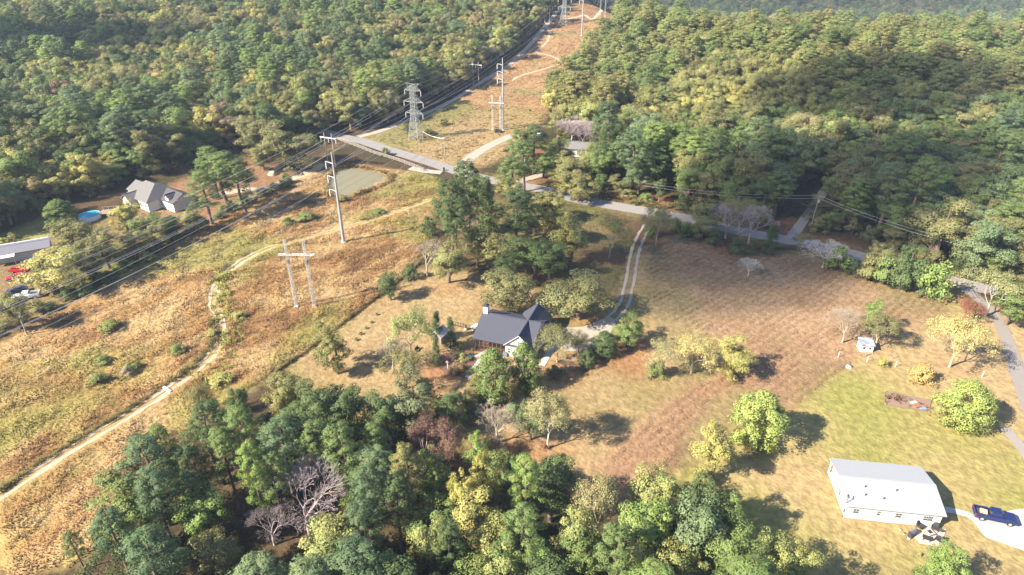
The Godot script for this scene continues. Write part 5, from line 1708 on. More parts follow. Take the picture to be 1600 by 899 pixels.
func _ready() -> void:
	# camera, sky, sun, exposure, haze
	var cam := Camera3D.new()
	cam.name = "Camera"
	add_child(cam)
	cam.position = EYE
	cam.rotation_degrees = Vector3(-30, 0, 0)
	cam.fov = 45.69
	cam.near = .5
	cam.far = 5000
	cam.current = true
	var env := Environment.new()
	env.background_mode = Environment.BG_SKY
	var sky := ProceduralSkyMaterial.new()
	sky.sky_top_color = Color(.48, .60, .80)
	sky.sky_horizon_color = Color(.86, .89, .94)
	sky.sky_curve = .14
	sky.sky_energy_multiplier = .68
	sky.ground_bottom_color = Color(.22, .20, .14)
	sky.ground_horizon_color = Color(.62, .66, .68)
	env.sky = Sky.new()
	env.sky.sky_material = sky
	env.tonemap_mode = Environment.TONE_MAPPER_LINEAR
	env.tonemap_exposure = 3.6
	env.sdfgi_enabled = true
	env.ssao_enabled = true
	env.ssil_enabled = true
	env.fog_enabled = true
	env.fog_density = .00015
	env.fog_light_color = Color(.80, .88, 1.0)
	env.volumetric_fog_enabled = true
	env.volumetric_fog_density = 0.0
	var world := WorldEnvironment.new()
	world.environment = env
	world.name = "World"
	add_child(world)
	var sun := DirectionalLight3D.new()
	sun.name = "Sun"
	sun.light_energy = 1.6
	sun.light_color = Color(1.0, .95, .87)
	sun.light_angular_distance = .55
	sun.shadow_enabled = true
	add_child(sun)
	var beam := Vector3(.726, -.588, -.354).normalized()
	sun.look_at_from_position(Vector3.ZERO, beam)
	# unseen clouds, high behind the viewer, placed to shade the field and the wood
	for q in [[Vector2(101.1, -187.6), Vector3(150, 46, 64), .5], [Vector2(160.1, -274.1), Vector3(120, 40, 60), .3], [Vector2(46.8, -151.6), Vector3(80, 30, 44), -.1], [Vector2(487.6, -1014.9), Vector3(700, 22, 330), .2], [Vector2(-251.3, -390.7), Vector3(200, 50, 70), .1]]:
		var f := FogVolume.new()
		f.shape = RenderingServer.FOG_VOLUME_SHAPE_ELLIPSOID
		f.size = q[1]
		var fm := FogMaterial.new()
		fm.albedo = Color(.96, .96, .97)
		fm.density = .031
		f.material = fm
		f.name = numbered("cloud")
		add_child(f)
		f.position = on(q[0]) - beam * (430.0 / .588)
		f.rotation.y = q[2]
		tag(f, "unseen cloud behind the viewer, shading fields and woods", "", "", "structure")
	for q in [[noise_a, 21, .011, 3], [noise_b, 22, .05, 4], [noise_c, 23, .022, 3]]:
		q[0].seed = q[1]; q[0].frequency = q[2]; q[0].fractal_octaves = q[3]
	# the setting
	roads()
	build_ground()
	dark_roofed_house()
	white_house()
	patio()
	hip_house()
	# the power lines
	var far_end := side() * 0.0 + Vector3(gdir().x, 0, gdir().y)
	var t1 := lattice_tower(on(Vector2(-36.9, -255.9)), 21.3, "grey steel lattice tower with three crossarms beside the road")
	var t2 := lattice_tower(on(Vector2(31.6, -440)), 21.3, "distant steel lattice tower on the corridor's hill")
	var s1 := steel_pole(on(Vector2(-45.6, -166.3)), 25.3, [.875, .724, .577], "tall grey steel pole with three arms in front of the pond")
	var s2 := steel_pole(on(Vector2(-3.6, -268.8)), 28.0, [.9, .8, .7], "tall steel pole with three arms beside the small tractor")
	var s3 := steel_pole(on(Vector2(40.7, -418.7)), 26.0, [.92, .82, .72], "distant steel pole on the broomsedge slope")
	var w1 := white_frame(on(Vector2(-47.3, -133.1)), 16.9, 4.1, "white lattice H-frame standing in the orange tall grass")
	var w2 := white_frame(on(Vector2(-6.2, -268.8)), 13.6, 3.2, "smaller white H-frame behind the middle steel pole")
	var w3 := white_frame(on(Vector2(56, -450)), 15.0, 3.0, "distant white H-frame near the top of the corridor")
	var h1 := wood_frame(on(Vector2(-61.8, -223.7)), 12.8, "wooden H-frame pole pair at the end of the pond")
	var h2 := wood_frame(on(Vector2(-17.4, -335.2)), 12.4, "wooden H-frame pole pair at the forest edge")
	var h3 := wood_frame(on(Vector2(21.6, -444.1)), 11.0, "distant wooden H-frame at the forest corner")
	var eight := ["upper left arm", "upper right arm", "middle left arm", "middle right arm", "lower left arm", "lower right arm", "left peak", "right peak"]
	var four := ["upper arm", "middle arm", "lower arm", "pole top"]
	var five := ["left end", "middle", "right end", "left leg top", "right leg top"]
	for q in [[t1, t2, 6.0, eight, "from the near to the far lattice tower"], [s1, s2, 2.2, four, "from the near to the middle steel pole"], [s2, s3, 3.0, four, "from the middle to the distant steel pole"], [h1, h2, 2.4, five, "from the pond's wooden poles to the forest pair"], [h2, h3, 2.0, five, "from the forest pair to the farthest wooden poles"], [w1, w2, 2.6, five, "between the two nearer white H-frames"], [w2, w3, 4.0, five, "to the distant white H-frame"]]:
		for k in mini(q[0].size(), q[1].size()):
			wire(q[0][k], q[1][k], q[2], "conductor on the %s %s" % [q[3][k], q[4]], "conductors of the power lines", .026)
	for q in [[t1, 190.0, 5.0, eight, "lattice tower"], [s1, 110.0, 2.4, four, "near steel pole"], [h1, 120.0, 2.6, five, "pond's wooden poles"]]:
		for k in q[0].size():
			wire(q[0][k], q[0][k] - far_end * q[1] + Vector3(0, 1.0, 0), q[2], "bright conductor from the %s of the %s towards the viewer" % [q[3][k], q[4]], "conductors of the power lines", .04 if q[4] == "lattice tower" else .024, Color(.50, .51, .53))
	var p1 := utility_pole(on(Vector2(85.1, -176.9)), 9.2, 1.6, "grey utility pole with a crossarm at the side-road junction", .3)
	utility_pole(on(Vector2(-83.5, -204)), 6.6, .9, "short utility pole at the bend of the sandy lane")
	utility_pole(on(Vector2(-0.5, -208.9)), 4.6, 0.0, "bare wooden post at the lane mouth")
	utility_pole(on(Vector2(3.9, -211.1)), 8.6, .8, "utility pole among the lane pines")
	utility_pole(on(Vector2(-103.9, -121.6)), 6.0, 1.8, "utility pole in the hedge at the left edge")
	var g1 := utility_pole(on(Vector2(-32.2, -240.5)), 8.0, 0.0, "brown wooden post beside the near lattice tower")
	var g2 := utility_pole(on(Vector2(-24.1, -236.8)), 7.2, 0.0, "brown wooden post on the slope right of the lattice tower")
	wire(g1, g2 - Vector3(0, .6, 0), .7, "white sleeved cable slung between two brown posts", "road cables", .07, Color(.74, .72, .66))
	wire(p1, on(Vector2(38.1, -187.6), 9.0), 1.2, "service cable along the road, upper of two left of the utility pole", "road cables", .03)
	wire(p1 - Vector3(0, .8, 0), on(Vector2(38.1, -187.6), 8.1), 1.2, "service cable along the road, lower of two left of the utility pole", "road cables", .03)
	wire(p1, on(Vector2(115, -144.2), 9.0), 1.3, "service cable along the road, upper of two right of the utility pole", "road cables", .03)
	wire(p1 - Vector3(0, .8, 0), on(Vector2(115, -144.2), 8.1), 1.3, "service cable along the road, lower of two right of the utility pole", "road cables", .03)
	# trees, shrubs, grass
	make_protos()
	for q in planted:
		tree(q[0], q[1], q[2], q[3], q[4], q[5], q[6])
	hedges()
	build_woods()
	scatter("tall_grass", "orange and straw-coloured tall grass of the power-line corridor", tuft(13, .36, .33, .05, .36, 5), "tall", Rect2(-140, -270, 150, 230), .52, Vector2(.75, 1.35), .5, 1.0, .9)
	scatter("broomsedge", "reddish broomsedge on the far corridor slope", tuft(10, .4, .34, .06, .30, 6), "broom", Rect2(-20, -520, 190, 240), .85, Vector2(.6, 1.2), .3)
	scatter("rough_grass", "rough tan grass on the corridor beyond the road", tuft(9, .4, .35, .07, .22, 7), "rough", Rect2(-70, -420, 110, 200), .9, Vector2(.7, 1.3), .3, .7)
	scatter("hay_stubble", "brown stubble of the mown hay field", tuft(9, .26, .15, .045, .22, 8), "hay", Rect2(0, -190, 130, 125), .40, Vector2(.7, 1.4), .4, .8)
	fringe("pond_reeds", "tan reeds round the rim of the pond", tuft(12, .35, 1.1, .05, .3, 9), PackedVector2Array([Vector2(-57.4, -199.9), Vector2(-59.4, -204.2), Vector2(-60.9, -212.2), Vector2(-61.1, -220.6), Vector2(-57.9, -224.9), Vector2(-52.7, -225.5), Vector2(-46, -222.3), Vector2(-40.8, -217.3), Vector2(-41, -210.3), Vector2(-46, -203.6), Vector2(-50.2, -198.2), Vector2(-54.3, -196.7), Vector2(-57.4, -199.9)]), .5, .35, Vector2(.7, 1.2), Color(.34, .25, .12))
	fringe("rank_grass", "dark rank grass along the field side of the sandy two-track", tuft(12, .35, .6, .05, .3, 10), PackedVector2Array([Vector2(-81.2, -77.6), Vector2(-78.6, -83.4), Vector2(-74.9, -90.2), Vector2(-70.7, -97.2), Vector2(-66.9, -104.5), Vector2(-64.3, -109.8), Vector2(-63.1, -116.5), Vector2(-63.7, -122.2), Vector2(-66.3, -127.6)]), .35, .4, Vector2(.7, 1.3), Color(.15, .135, .05))
	fringe("fence_line_grass", "overgrown dark grass along the edge of the tan lawn", tuft(12, .35, .7, .05, .3, 11), PackedVector2Array([Vector2(-22.1, -158.6), Vector2(-25.6, -149.5), Vector2(-28.9, -141.8), Vector2(-32.4, -135.6), Vector2(-34.9, -130.3), Vector2(-37.5, -125.6), Vector2(-40.1, -120.2), Vector2(-42.4, -116), Vector2(-44.7, -112.1), Vector2(-46.5, -108.7)]), .16, .45, Vector2(.5, 1.0), Color(.13, .105, .05))
	fringe("track_weeds", "yellow-green weeds beside the bend of the sandy two-track", tuft(14, .4, .6, .07, .3, 12), PackedVector2Array([Vector2(-71.5, -149.5), Vector2(-68.7, -140.1), Vector2(-65.5, -133), Vector2(-62.2, -127.6), Vector2(-60.1, -120.2), Vector2(-58.7, -113.4), Vector2(-59, -107.1)]), 1.6, .5, Vector2(.7, 1.4), Color(.27, .28, .07))
	fringe("verge_weeds", "olive weeds along the far verge of the road", tuft(12, .4, .7, .06, .3, 13), PackedVector2Array([Vector2(21.3, -202.3), Vector2(31.7, -196.8), Vector2(42.7, -191.9), Vector2(53.3, -187.1), Vector2(62.9, -180.6), Vector2(73.1, -175.2)]), 1.0, .5, Vector2(.8, 1.5), Color(.17, .16, .06))
	fringe("bed_weeds", "dead brown stalks standing in the garden plot", tuft(10, .25, .5, .04, .2, 14), PackedVector2Array([Vector2(71, -100.8), Vector2(73.1, -100.3), Vector2(74.9, -99), Vector2(76.2, -97.9)]), .7, .35, Vector2(.5, 1.3), Color(.24, .16, .10))
	# smaller things
	board_fence()
	small_things()



var planted := [   # kind, shade, x, z, height, width, label
	["pine", "dark", -46.2, -79.1, 17, 6.4, "tall dark pine at the field edge of the front wood, topmost crown there"],
	["pine", "mid", -40.5, -77.8, 17, 5.9, "bright green pine beside the tall dark field-edge pine of the front wood"],
	["pine", "dark", -47, -72.6, 15, 5.7, "dark pine overhanging the tall grass, below the topmost field-edge pine"],
	["pine", "mid", -54.2, -79.4, 12, 4.5, "small light green pine standing out over the orange grass"],
	["pine", "blue", -48.1, -65.7, 17, 5.3, "blue-green pine with a long bare leaning trunk beside the dead red pine"],
	["pine", "blue", -52.2, -61.2, 14, 5.2, "blue-green pine at the lower left edge of the front wood"],
	["pine", "mid", -59.9, -63.1, 8, 2.3, "little lone pine in the tall grass near the lower left"],
	["pine", "blue", -44.9, -56, 16, 6.3, "broad blue-green pine between the field and the bottom edge of the photo"],
	["leafy", "bright", -42.9, -66.5, 13, 7.5, "bright green flat-topped tree beside the big grey bare tree"],
	["pine", "bright", -36, -69.4, 18, 4.6, "bright green pine with bare trunk left of the big grey bare tree"],
	["leafy", "greyolive", -39, -60, 11, 6.2, "grey-olive small-leaved tree at the bottom edge of the front wood"],
	["leafy", "dark", -47.9, -93, 10, 4.2, "small dark leafy tree at the tip of the front wood by the lawn"],
	["sparse", "olive", -55, -94.5, 9, 3.6, "thin grey-green sapling at the grass edge above the front pines"],
	["bare", "red", -58.6, -77.5, 9, 2.6, "small dead pine with rust red twigs in the tall grass"],
	["pine", "mid", -41.9, -74.1, 16, 5.1, "mid green pine behind the bare trunks of the field-edge pines"],
	["pine", "dark", -44.2, -67.5, 14, 4.4, "dark pine in the hollow between the blue-green pine and the flat-topped tree"],
	["leafy", "olive", -40.5, -92.6, 13, 6.8, "olive leafy tree at the lawn corner of the front wood"],
	["leafy", "dark", -32.2, -89.3, 14, 9.4, "large dark green oak topping the front wood beside the lawn"],
	["leafy", "dark", -27.1, -87.9, 13, 7.4, "dark round oak next to the large dark oak of the front wood"],
	["pine", "mid", -32.4, -79.3, 16, 6.6, "mid green pine in front of the large dark oak"],
	["pine", "blue", -33.7, -75.3, 17, 6.9, "blue-green pine between the bright pines and the large dark oak"],
	["pine", "mid", -29.1, -76.1, 16, 5.2, "green pine with a pointed crown under the large dark oak"],
	["pine", "mid", -25, -73.9, 17, 5.7, "rounded green pine above the big grey bare tree"],
	["pine", "mid", -33.9, -70.2, 16, 5, "green pine just behind the big grey bare tree"],
	["leafy", "greydeep", -16.6, -90.9, 14, 9.5, "large grey-green oak at the lawn edge below the garden"],
	["leafy", "dark", -21.1, -87, 13, 7, "dark leafy tree beside the large grey-green oak"],
	["leafy", "dark", -10.8, -89.8, 11, 5.4, "dark leafy tree behind the maroon-leaved trees"],
	["sparse", "maroon", -14, -82.3, 12, 5.7, "maroon-leaved tree in the front wood"],
	["sparse", "maroon", -10.1, -81.2, 12, 5.3, "second maroon-leaved tree with pale stems, nearer the bare white tree"],
	["pine", "mid", -20.3, -76.4, 15, 4.4, "green pine with a light top left of the olive round pine"],
	["pine", "olive", -15, -70.4, 16, 5, "olive round-topped pine with pale limbs showing"],
	["bare", "grey", -29.6, -68.8, 16, 11.3, "big bare grey tree with fine purple-grey twigs in the front wood"],
	["bare", "grey", -34.5, -67.2, 9, 5.4, "smaller bare grey tree below the big bare one"],
	["leafy", "lightgreen", -23.8, -61, 14, 9.4, "big pale green tree below the big bare grey tree"],
	["pine", "blue", -19.7, -65.7, 17, 5.3, "blue-green pine in the middle of the front wood"],
	["pine", "blue", -19.3, -61.3, 15, 4.6, "dark blue-green pine next to the big pale green tree"],
	["pine", "dark", -15.9, -66.2, 15, 4.9, "dark pine in the shaded middle of the front wood"],
	["leafy", "green", -11, -72.8, 13, 5.3, "rounded green tree above the yellow poplars"],
	["leafy", "bright", -4.9, -77.5, 12, 4.5, "light green tree with a round top at the lawn edge"],
	["leafy", "yellow", -7, -68.7, 15, 4.1, "yellow poplar, taller of the pair in the front wood"],
	["leafy", "yellow", -4.4, -69.9, 15, 3.8, "second yellow poplar with a split pointed top"],
	["leafy", "green", -0.9, -73.4, 13, 5.1, "green tree behind the yellow poplars"],
	["leafy", "lightgreen", -11.2, -61, 14, 5.7, "bright light green tree near the bottom edge, below the yellow poplars"],
	["leafy", "yellowgreen", -4.3, -63.9, 14, 8, "yellow-green tree in front of the yellow poplars"],
	["pine", "dark", -8.1, -58.9, 14, 4.2, "dark pine between the two light green trees of the front wood"],
	["leafy", "bright", -16.8, -58.1, 11, 4.5, "bright green low tree at the bottom edge"],
	["leafy", "lightgreen", -0.8, -59.2, 14, 7.6, "light green tree at the bottom edge below the yellow poplars"],
	["pine", "bright", 1.9, -68, 17, 4.4, "light green pine with a forked top by the mown lawn"],
	["leafy", "dark", 5.8, -71.5, 13, 7.8, "dark green round tree at the lawn end of the front wood"],
	["pine", "mid", 1.2, -59.7, 16, 5.2, "mid green pine at the bottom middle"],
	["leafy", "bright", 2.5, -57.7, 12, 5.7, "bright green tree at the very bottom middle"],
	["sparse", "pale", 12.2, -67, 15, 5.9, "tall pale olive tree rising by the ploughed strip"],
	["leafy", "lightgreen", 8.3, -63.1, 14, 7, "light green tree beside the tall pale olive tree"],
	["leafy", "lightgreen", 20.6, -68.1, 15, 7.9, "big light green tree pushing into the hay field"],
	["leafy", "dark", 26, -67.9, 13, 5.9, "dark green tree behind the bright crowns by the lawn"],
	["leafy", "green", 29.6, -66.5, 13, 5.7, "green tree at the lawn corner of the front wood"],
	["leafy", "bright", 17.8, -63.9, 14, 7.8, "broad bright green tree in the lower right of the front wood"],
	["leafy", "bluegreen", 24.9, -62.1, 15, 9.2, "large blue-green tree at the lawn corner of the front wood"],
	["leafy", "green", 28, -59.2, 14, 7.3, "green tree at the bottom edge beside the lawn"],
	["pine", "mid", 12.8, -57.9, 15, 5, "green pine between broad bright trees at the bottom"],
	["leafy", "green", 9.8, -58.9, 12, 5.8, "green low tree on the bottom edge"],
	["leafy", "pale", 15.6, -59.1, 11, 4.5, "pale whitish-green tree at the bottom edge"],
	["leafy", "lightgreen", 20.8, -58, 13, 6.6, "light green tree on the bottom edge, under the blue-green one"],
	["leafy", "lightgreen", 35.9, -59.2, 13, 6.3, "light green tree alone at the bottom edge of the green lawn"],
	["leafy", "bright", 56.9, -59.2, 9, 6.4, "low light green tree at the bottom edge below the patio"],
	["bush", "yellow", 29.9, -75.5, 4, 2, "small bright yellow bush behind the front wood crowns"],
	["leafy", "olive", -34.4, -108.2, 12, 7.4, "olive oak with twin trunks standing alone on the tan lawn"],
	["leafy", "dark", -28.2, -136.1, 8, 5.9, "dark leaning tree with a broken white trunk at the lawn edge"],
	["sparse", "limegreen", -20.5, -113.1, 13, 8.1, "tall airy light green tree near the garden of the dark-roofed house"],
	["sparse", "olive", -19.9, -102, 11, 6.9, "grey-green sparse tree below the airy light green tree"],
	["bare", "pale", -23.4, -108.9, 9, 5, "pale bare tree beside the airy light green tree"],
	["cedar", "dark", -15.9, -119.4, 8, 3.5, "dark cedar behind the small grey shed roof"],
	["cedar", "dark", -12.7, -116.3, 8, 3.4, "dark cedar right beside the small grey shed roof"],
	["cedar", "dark", -15, -110.9, 7, 2.5, "narrow dark cedar in front of the small shed"],
	["dense", "green", -3.5, -99.5, 12, 7.7, "big dense green evergreen in front of the screened porch"],
	["dense", "green", 2.5, -103, 11, 7.4, "big dense green evergreen by the white gable"],
	["bush", "olive", -0.4, -99.1, 5, 3.1, "olive and brown shrub between the two dense evergreens"],
	["leafy", "greyolive", -0.7, -130.3, 12, 11.3, "grey-olive spreading oak behind the chimney"],
	["leafy", "greyolive", 14.9, -128.1, 12, 13.6, "wide grey-olive oak behind the garage wing"],
	["leafy", "yellowolive", -15.4, -144.6, 13, 8.8, "yellow-olive tree with a bare lower trunk at the lawn's far edge"],
	["bare", "pale", -20.9, -147.4, 12, 6.8, "bare pale tree beside the yellow-olive tree"],
	["leafy", "greyolive", -8.8, -152.8, 12, 7, "grey-olive tree behind the lawn, below the tall dark pines"],
	["leafy", "yellowolive", -2.8, -150, 13, 9.4, "yellow-olive tree in the grove behind the oak by the chimney"],
	["leafy", "green", 5.5, -146.6, 13, 11.4, "rounded green tree in the grove behind the dark-roofed house"],
	["leafy", "yellowgreen", 14.8, -153.6, 14, 11.2, "yellow-green tree with bare grey limbs in the grove by the drive"],
	["leafy", "yellowgreen", 11, -165.2, 13, 7.8, "yellow-green tree rising behind the rounded green one"],
	["pine", "dark", -12.1, -162.4, 25, 8.4, "tallest dark pine, rising above the grove by the road"],
	["pine", "dark", -15.6, -154.7, 23, 8.7, "tall dark pine next to the tallest one"],
	["pine", "dark", -13.6, -152, 20, 9.3, "dark pine in front of the tall pair"],
	["cedar", "dark", -6.6, -171.6, 18, 7.6, "tall dark spruce-like evergreen in the grove"],
	["pine", "dark", 1.3, -160.9, 18, 9.8, "dark pine at the road side of the grove"],
	["pine", "mid", -9.5, -172.8, 17, 6.9, "pine behind the tallest dark pine"],
	["leafy", "olive", 7.2, -179.1, 11, 8.3, "olive tree at the road end of the grove"],
	["leafy", "olive", -1, -193.8, 10, 8.5, "olive tree against the road behind the grove"],
	["leafy", "olive", 12.7, -179.2, 11, 7.2, "olive tree beside the road where it leaves the grove"],
	["bush", "dark", -22.9, -171.1, 6, 5.3, "round dark bush at the tall-grass edge of the grove"],
	["bush", "dark", -25, -146.5, 4, 5.3, "dark shrub row at the corner of the tan lawn"],
	["leafy", "dark", -1.5, -141.5, 10, 6, "dark understory tree below the yellow-olive trees"],
	["leafy", "dark", 9.3, -147.1, 11, 7.1, "dark understory tree behind the rounded green tree"],
	["sparse", "yellowgreen", 25.3, -157.9, 13, 9.1, "thin yellow-green tree left of the two-track drive"],
	["sparse", "pale", 38.6, -164.4, 12, 7.4, "pale nearly bare tree at the top of the two-track drive"],
	["bush", "green", 38.5, -170.2, 4, 4.6, "green shrub at the foot of the pale tree by the drive"],
	["bush", "green", 45.6, -173.4, 4, 5, "green shrub by the road, right of the drive entrance"],
	["bush", "bright", 48.3, -170.8, 4, 4.6, "bright green shrub by the road, last of the row"],
	["leafy", "yellowolive", 52.2, -170.4, 10, 8.4, "yellow-olive tree by the road left of the bare grey trees"],
	["bare", "grey", 58.5, -168.8, 12, 10, "bare grey tree by the road, behind the dark cedars"],
	["bare", "grey", 63.8, -165.3, 13, 10.1, "larger bare grey tree by the road, beside the cone-shaped cedar"],
	["sparse", "olive", 62.7, -171.5, 12, 9.8, "half-bare olive tree between the two bare grey trees"],
	["bush", "dark", 54.1, -164.4, 5, 5.5, "round dark shrub on red soil by the road"],
	["bush", "dark", 58.2, -159, 5, 5.3, "dark evergreen shrub at the field corner"],
	["bush", "dark", 61.9, -158.8, 4, 3.7, "small dark evergreen shrub at the field corner"],
	["cedar", "dark", 67.3, -159.6, 9, 5.6, "cone-shaped dark cedar by the side-road junction"],
	["bare", "white", 58.3, -147.5, 5, 4.7, "small white bare shrub in the hay field"],
	["bare", "white", 78.4, -151.8, 9, 9.2, "dead white-branched tree by the road"],
	["bush", "bright", 81.1, -150.3, 7, 8.6, "bright green bush under the dead white tree"],
	["bush", "dark", 84.3, -148.1, 4, 4.1, "dark bush at the field edge beside the bright green bush"],
	["sparse", "olive", 76.5, -161.7, 5, 4.4, "thin olive bush at the road junction"],
	["bush", "olive", 86.6, -145.3, 7, 6.8, "olive hedge bush along the road, beside the dark bush"],
	["bush", "green", 89.3, -143.2, 8, 7.3, "green hedge bush along the road"],
	["bush", "dark", 92.1, -140.7, 9, 8.1, "dark green hedge bush along the road"],
	["bush", "bright", 97.9, -137.7, 10, 9.2, "big bright green hedge bush where the road reappears"],
	["bush", "dark", 95.5, -139.8, 9, 7.2, "dark hedge bush beside the big bright green one"],
	["sparse", "greenpale", 105.9, -129.2, 12, 11.2, "wide pale green tree with white limbs beside the paved drive"],
	["sparse", "red", 99.8, -126.9, 6, 5.9, "rust red tree behind the pale yellow tree"],
	["sparse", "yellowpale", 87.6, -110.4, 13, 8.7, "pale yellow half-bare tree on the lawn"],
	["bare", "pale", 69.6, -118.9, 9, 6.6, "bare pale grey tree behind the small white shed"],
	["leafy", "bright", 76.4, -121.9, 9, 4.6, "bright green tree behind the small white shed"],
	["sparse", "greyolive", 75.6, -116.8, 9, 6.3, "grey-green half-bare tree beside the small white shed"],
	["bush", "orange", 79.5, -106.1, 4, 5.9, "orange and yellow autumn bush on the lawn"],
	["bush", "yellow", 74.2, -110.7, 2, 2.8, "low yellow bush between the white clothes posts"],
	["dense", "lime", 79.8, -93.6, 10, 9.4, "big round bright green tree on the lawn by the drive"],
	["dense", "lime", 41.3, -87.9, 12, 9.8, "big round green tree between the hay field and the lawn"],
	["leafy", "yellowgreen", 32.1, -79.9, 11, 7.8, "pale yellow-green tree beside the big round green one"],
	["leafy", "yellowgreen", 43, -107.9, 9, 7.7, "yellow-green tree alone in the hay field"],
	["sparse", "yellowpale", 35.3, -108, 9, 7.9, "pale yellow thinning tree in the hay field clump"],
	["sparse", "pale", 29.8, -108.3, 8, 6.9, "pale drooping tree with ivy at the left of the hay field clump"],
	["bush", "green", 28.1, -107.1, 4, 4.2, "green ivy bush under the pale drooping tree"],
	["leafy", "green", 24.1, -116.9, 8, 7.1, "round green tree at the turn of the two-track drive"],
	["dense", "dark", 18.7, -114.1, 6, 6, "dark evergreen hedge mound along the parking pad"],
	["dense", "dark", 14.9, -110.3, 4, 4.1, "dark evergreen mound below the parking pad"],
	["bush", "dark", 8.3, -107, 2.5, 4, "low dark round shrub at the end of the walk"],
	["sparse", "greyolive", 9.1, -111.8, 9, 6.8, "thin grey-olive tree with two stems beside the garage wing"],
	["bare", "pale", 10.8, -108.4, 3.5, 2.8, "small pale bare shrub beside the low dark round shrub"],
	["sparse", "greyolive", 13.5, -113.7, 6, 4.1, "thin grey-olive sapling on the parking pad"],
	["sparse", "palewhite", 6.1, -86.8, 13, 6.5, "tall thin tree with a white trunk below the house"],
	["leafy", "bluegreen", 3.2, -89.1, 10, 5.4, "dark blue-green tree behind the white-trunked tree"],
	["bare", "pale", -2.6, -88.2, 9, 6.4, "bare white-limbed tree below the dense evergreens"],
	["bush", "dark", -7.2, -93.9, 3, 3.6, "low dark shrub on the lower lawn"],
	["bush", "olive", -6.7, -104.6, 2.5, 3.7, "olive shrub in the house garden"],
	["bush", "brown", -10.7, -108.5, 2, 4.5, "brown flowering bed shrub in the house garden"],
	["bush", "olive", -10.1, -112.8, 1.8, 4.4, "olive bed shrub beside the curved garden walk"],
	["bush", "green", -7.8, -107.6, 1.8, 2.3, "little green shrub by the garden ramp"],
	["bush", "olive", -11.1, -116.3, 2, 3.4, "soft green shrub at the porch corner"],
	["pine", "mid", -84.2, -188.4, 18, 12.2, "tall green pine, largest of the clump by the sandy lane"],
	["pine", "mid", -85.8, -178, 16, 9.2, "pine with a tall bare trunk at the lower end of the sandy-lane clump"],
	["pine", "dark", -78.6, -186.1, 17, 8.8, "darker pine at the lane side of the sandy-lane clump"],
	["pine", "mid", -90.9, -197.1, 17, 8.9, "pine at the back of the sandy-lane clump"],
	["dense", "green", -112.3, -232.1, 9, 10.3, "dark green evergreen mass behind the sandy-lane pines"],
	["dense", "green", -109.9, -240.8, 9, 9.3, "rounded green evergreen beside the dark evergreen mass"],
	["leafy", "greyolive", -76.7, -224.1, 17, 19, "huge grey-olive oak beside the sandy lane"],
	["leafy", "greyolive", -92.4, -239.4, 15, 13.7, "grey-olive oak behind the huge one"],
	["leafy", "olive", -84.8, -222.3, 10, 9.9, "smaller olive tree at the foot of the huge oak"],
	["leafy", "greyolive", -110.8, -156, 13, 12, "wide grey-olive oak beside the long low building"],
	["leafy", "yellow", -106.1, -171.1, 11, 8.4, "yellow tree in front of the hip-roofed house"],
	["leafy", "green", -98.1, -166.4, 10, 7.9, "green tree next to the yellow tree"],
	["leafy", "dark", -93.9, -167.9, 8, 7.6, "dark green tree below the white cars"],
	["leafy", "yellowolive", -88.4, -172.4, 9, 6.3, "yellow-olive tree by the parked white cars"],
	["dense", "green", -128.2, -178.2, 8, 9.8, "bright green evergreen clump above the wide oak"],
	["leafy", "greyolive", -101.7, -152, 11, 9.2, "grey-olive tree along the hedge line"],
	["leafy", "greyolive", -101.8, -145.1, 11, 8.6, "pale grey-green tree beside the yellow-green shade tree"],
	["leafy", "limepale", -108, -139.3, 12, 13.4, "pale yellow-green shade tree over the red car"],
	["leafy", "olive", -106.7, -124, 10, 8.2, "olive tree at the left edge above the power lines"],
	["leafy", "olive", -97.7, -157.8, 9, 7.9, "small olive tree beside the hedge line"],
	["leafy", "olive", -94.3, -162.7, 8, 6.7, "small olive tree at the end of the yard trees"],
	["bush", "olive", -135, -166.6, 3, 4.5, "olive bush on the left lawn"],
	["bush", "yellow", -136.1, -164.3, 3, 4.5, "yellowish bush at the left edge of the lawn"],
	["pine", "mid", 0, -194.3, 15, 6.9, "first pine of the row by the small lane across the road"],
	["pine", "mid", 3.9, -202.4, 17, 7.9, "second pine of the row by the small lane"],
	["pine", "dark", 7.3, -218, 17, 9.2, "dark pine at the back of the lane row"],
	["pine", "mid", 2.5, -215.7, 16, 7.9, "pine on the field side of the lane row"],
	["bare", "grey", 22.6, -250.3, 12, 11, "bare grey tree in front of the hidden white house"],
	["bare", "grey", 30.2, -243, 12, 11.1, "second bare grey tree beside the hidden white house"],
	["leafy", "yellowolive", 17.6, -257.4, 11, 9.3, "yellow-olive tree next to the bare grey pair"],
	["leafy", "green", 14.9, -225.9, 10, 9.6, "green tree by the hidden white house's yard"],
	["leafy", "green", 10.5, -214.6, 9, 8.4, "green tree at the lane in front of the hidden house"],
	["leafy", "olive", 17.3, -207.4, 11, 11.4, "olive tree between the lane and the road"],
	["leafy", "olive", 20.3, -195, 11, 11.6, "olive tree at the road edge below the hidden house"],
	["bush", "dark", 4.7, -218.8, 4, 3.9, "dark shrub at the foot of the lane pines"],
	["bush", "olive", -45.7, -237.7, 3, 4.6, "lone olive shrub inside the board fence by the pond"],
	["bare", "dark", 126.4, -208.8, 13, 12.2, "bare pale-limbed tree in the shaded right wood"],
	["bare", "grey", 99.8, -188.9, 12, 9.4, "bare grey tree above the utility pole"],
	["bush", "brush", -87.1, -124.1, 2, 6.4, "green bramble patch in the tall grass, highest of the left field"],
	["bush", "brush", -69.2, -115.5, 1.8, 4.5, "green bramble patch near the dirt track bend"],
	["bush", "brush", -75.6, -109.6, 1.8, 4.6, "green bramble strip in the left field"],
	["bush", "brush", -80, -105.3, 2, 4.9, "dark green bramble patch in the left field"],
	["bush", "grey", -75.7, -107.8, 2, 3.5, "grey leafless bramble beside the dark green patch"],
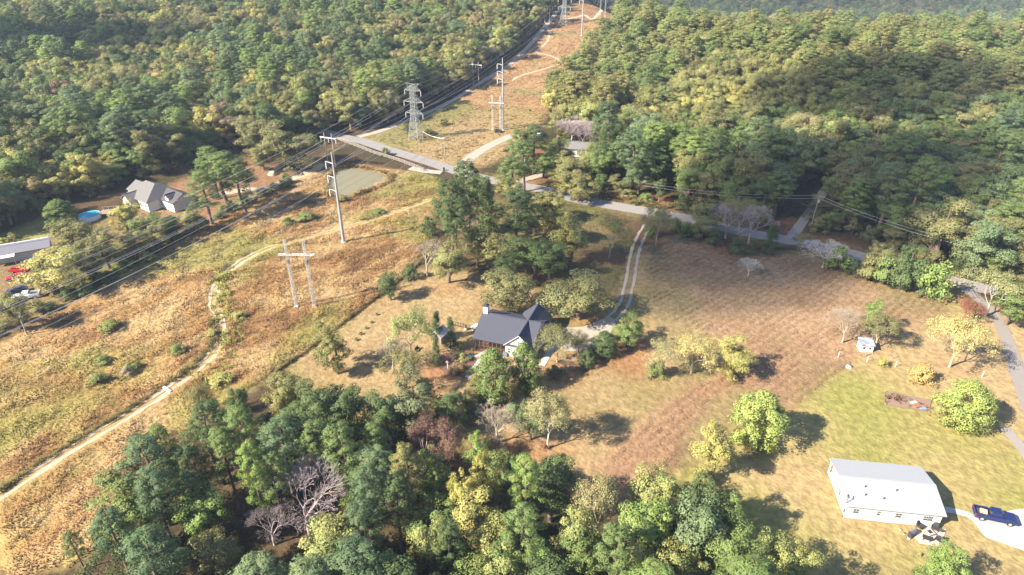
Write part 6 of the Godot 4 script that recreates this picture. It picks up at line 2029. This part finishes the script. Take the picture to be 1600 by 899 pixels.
	["bush", "brush", -82.5, -111.8, 1.6, 4.1, "thin green bramble behind the dark green patch"],
	["bush", "yellowgreen", -60.9, -128.5, 1.6, 4.3, "yellow-green weeds right of the dirt track"],
	["bush", "yellowgreen", -56.4, -105.7, 1.6, 6.2, "yellow-green weeds below the dirt track bend"],
	["bush", "yellowgreen", -64.3, -121.5, 1.5, 3.6, "yellow-green weeds inside the track bend"],
	["bush", "brush", -59.4, -180.9, 2.5, 8.5, "green bramble thicket below the steel pole's pond"],
	["bush", "brush", -64.4, -178.2, 2, 5.1, "smaller bramble beside the green thicket"],
	["bush", "brush", -39.7, -185.8, 1.5, 6.4, "green weeds along the faint track"],
	["bush", "olive", -52.1, -195.2, 2, 4.7, "reedy olive shrub on the pond bank"],
	["bush", "olive", -28.1, -274.6, 3, 5.7, "olive shrub behind the lattice tower"],
	["bush", "olive", -33, -261.6, 2.5, 6.5, "weedy shrub at the foot of the lattice tower"],
	["bush", "olive", -42.8, -267.2, 3, 5.6, "olive shrub beside the gravel forest road"],
	["leafy", "greyolive", -8, -95.8, 6, 3.4, "grey-olive sapling at the lower garden edge"],
	["bush", "red", 5.5, -86.7, 1.3, 1.5, "little flame red bush at the foot of the white-trunked tree"],
	["bush", "green", -30.4, -129.5, 0.7, 1, "first young shrub of the row on the tan lawn, by the broken tree"],
	["bush", "green", -31, -126.4, 0.7, 1, "second young shrub of the row on the tan lawn"],
	["bush", "green", -31.7, -124.1, 0.7, 1, "middle young shrub of the row on the tan lawn"],
	["bush", "green", -32.5, -121.8, 0.8, 1.1, "fourth young shrub of the row on the tan lawn"],
	["bush", "green", -33, -119.6, 0.8, 1.1, "last young shrub of the row on the tan lawn, near the twin-trunk oak"],
	["bush", "yellow", 58.2, -65.3, 0.8, 0.7, "small flowering plant at the corner of the patio"],
	["bush", "bright", 62.9, -67.9, 0.9, 0.9, "leafy pot plant corner bush beyond the patio chairs"],
	["bush", "bright", 61.3, -70.2, 0.6, 0.7, "small yellow-green plant beside the near patio chair"],
	["leafy", "olive", 17.1, -219, 11, 9.4, "olive tree in front of the left end of the hidden house"],
	["leafy", "yellowolive", 24.3, -216.2, 10, 9.7, "yellow-olive tree in front of the hidden house"],
	["leafy", "greyolive", 29.7, -222, 12, 9.5, "grey-olive tree at the wood end of the hidden house"],
	["bare", "grey", 26.2, -244.9, 13, 10.7, "bare grey tree between the other two above the hidden house"],
	["leafy", "dark", 95, -143.7, 11, 7.9, "dark leafy tree behind the hedge where it hides the road"],
	["leafy", "greyolive", 89.7, -146.7, 10, 7.7, "grey-olive tree behind the road hedge, nearer the dead white tree"],
	["leafy", "green", 108.4, -125.7, 11, 8.3, "green tree at the photo's edge behind the paved drive"],
]
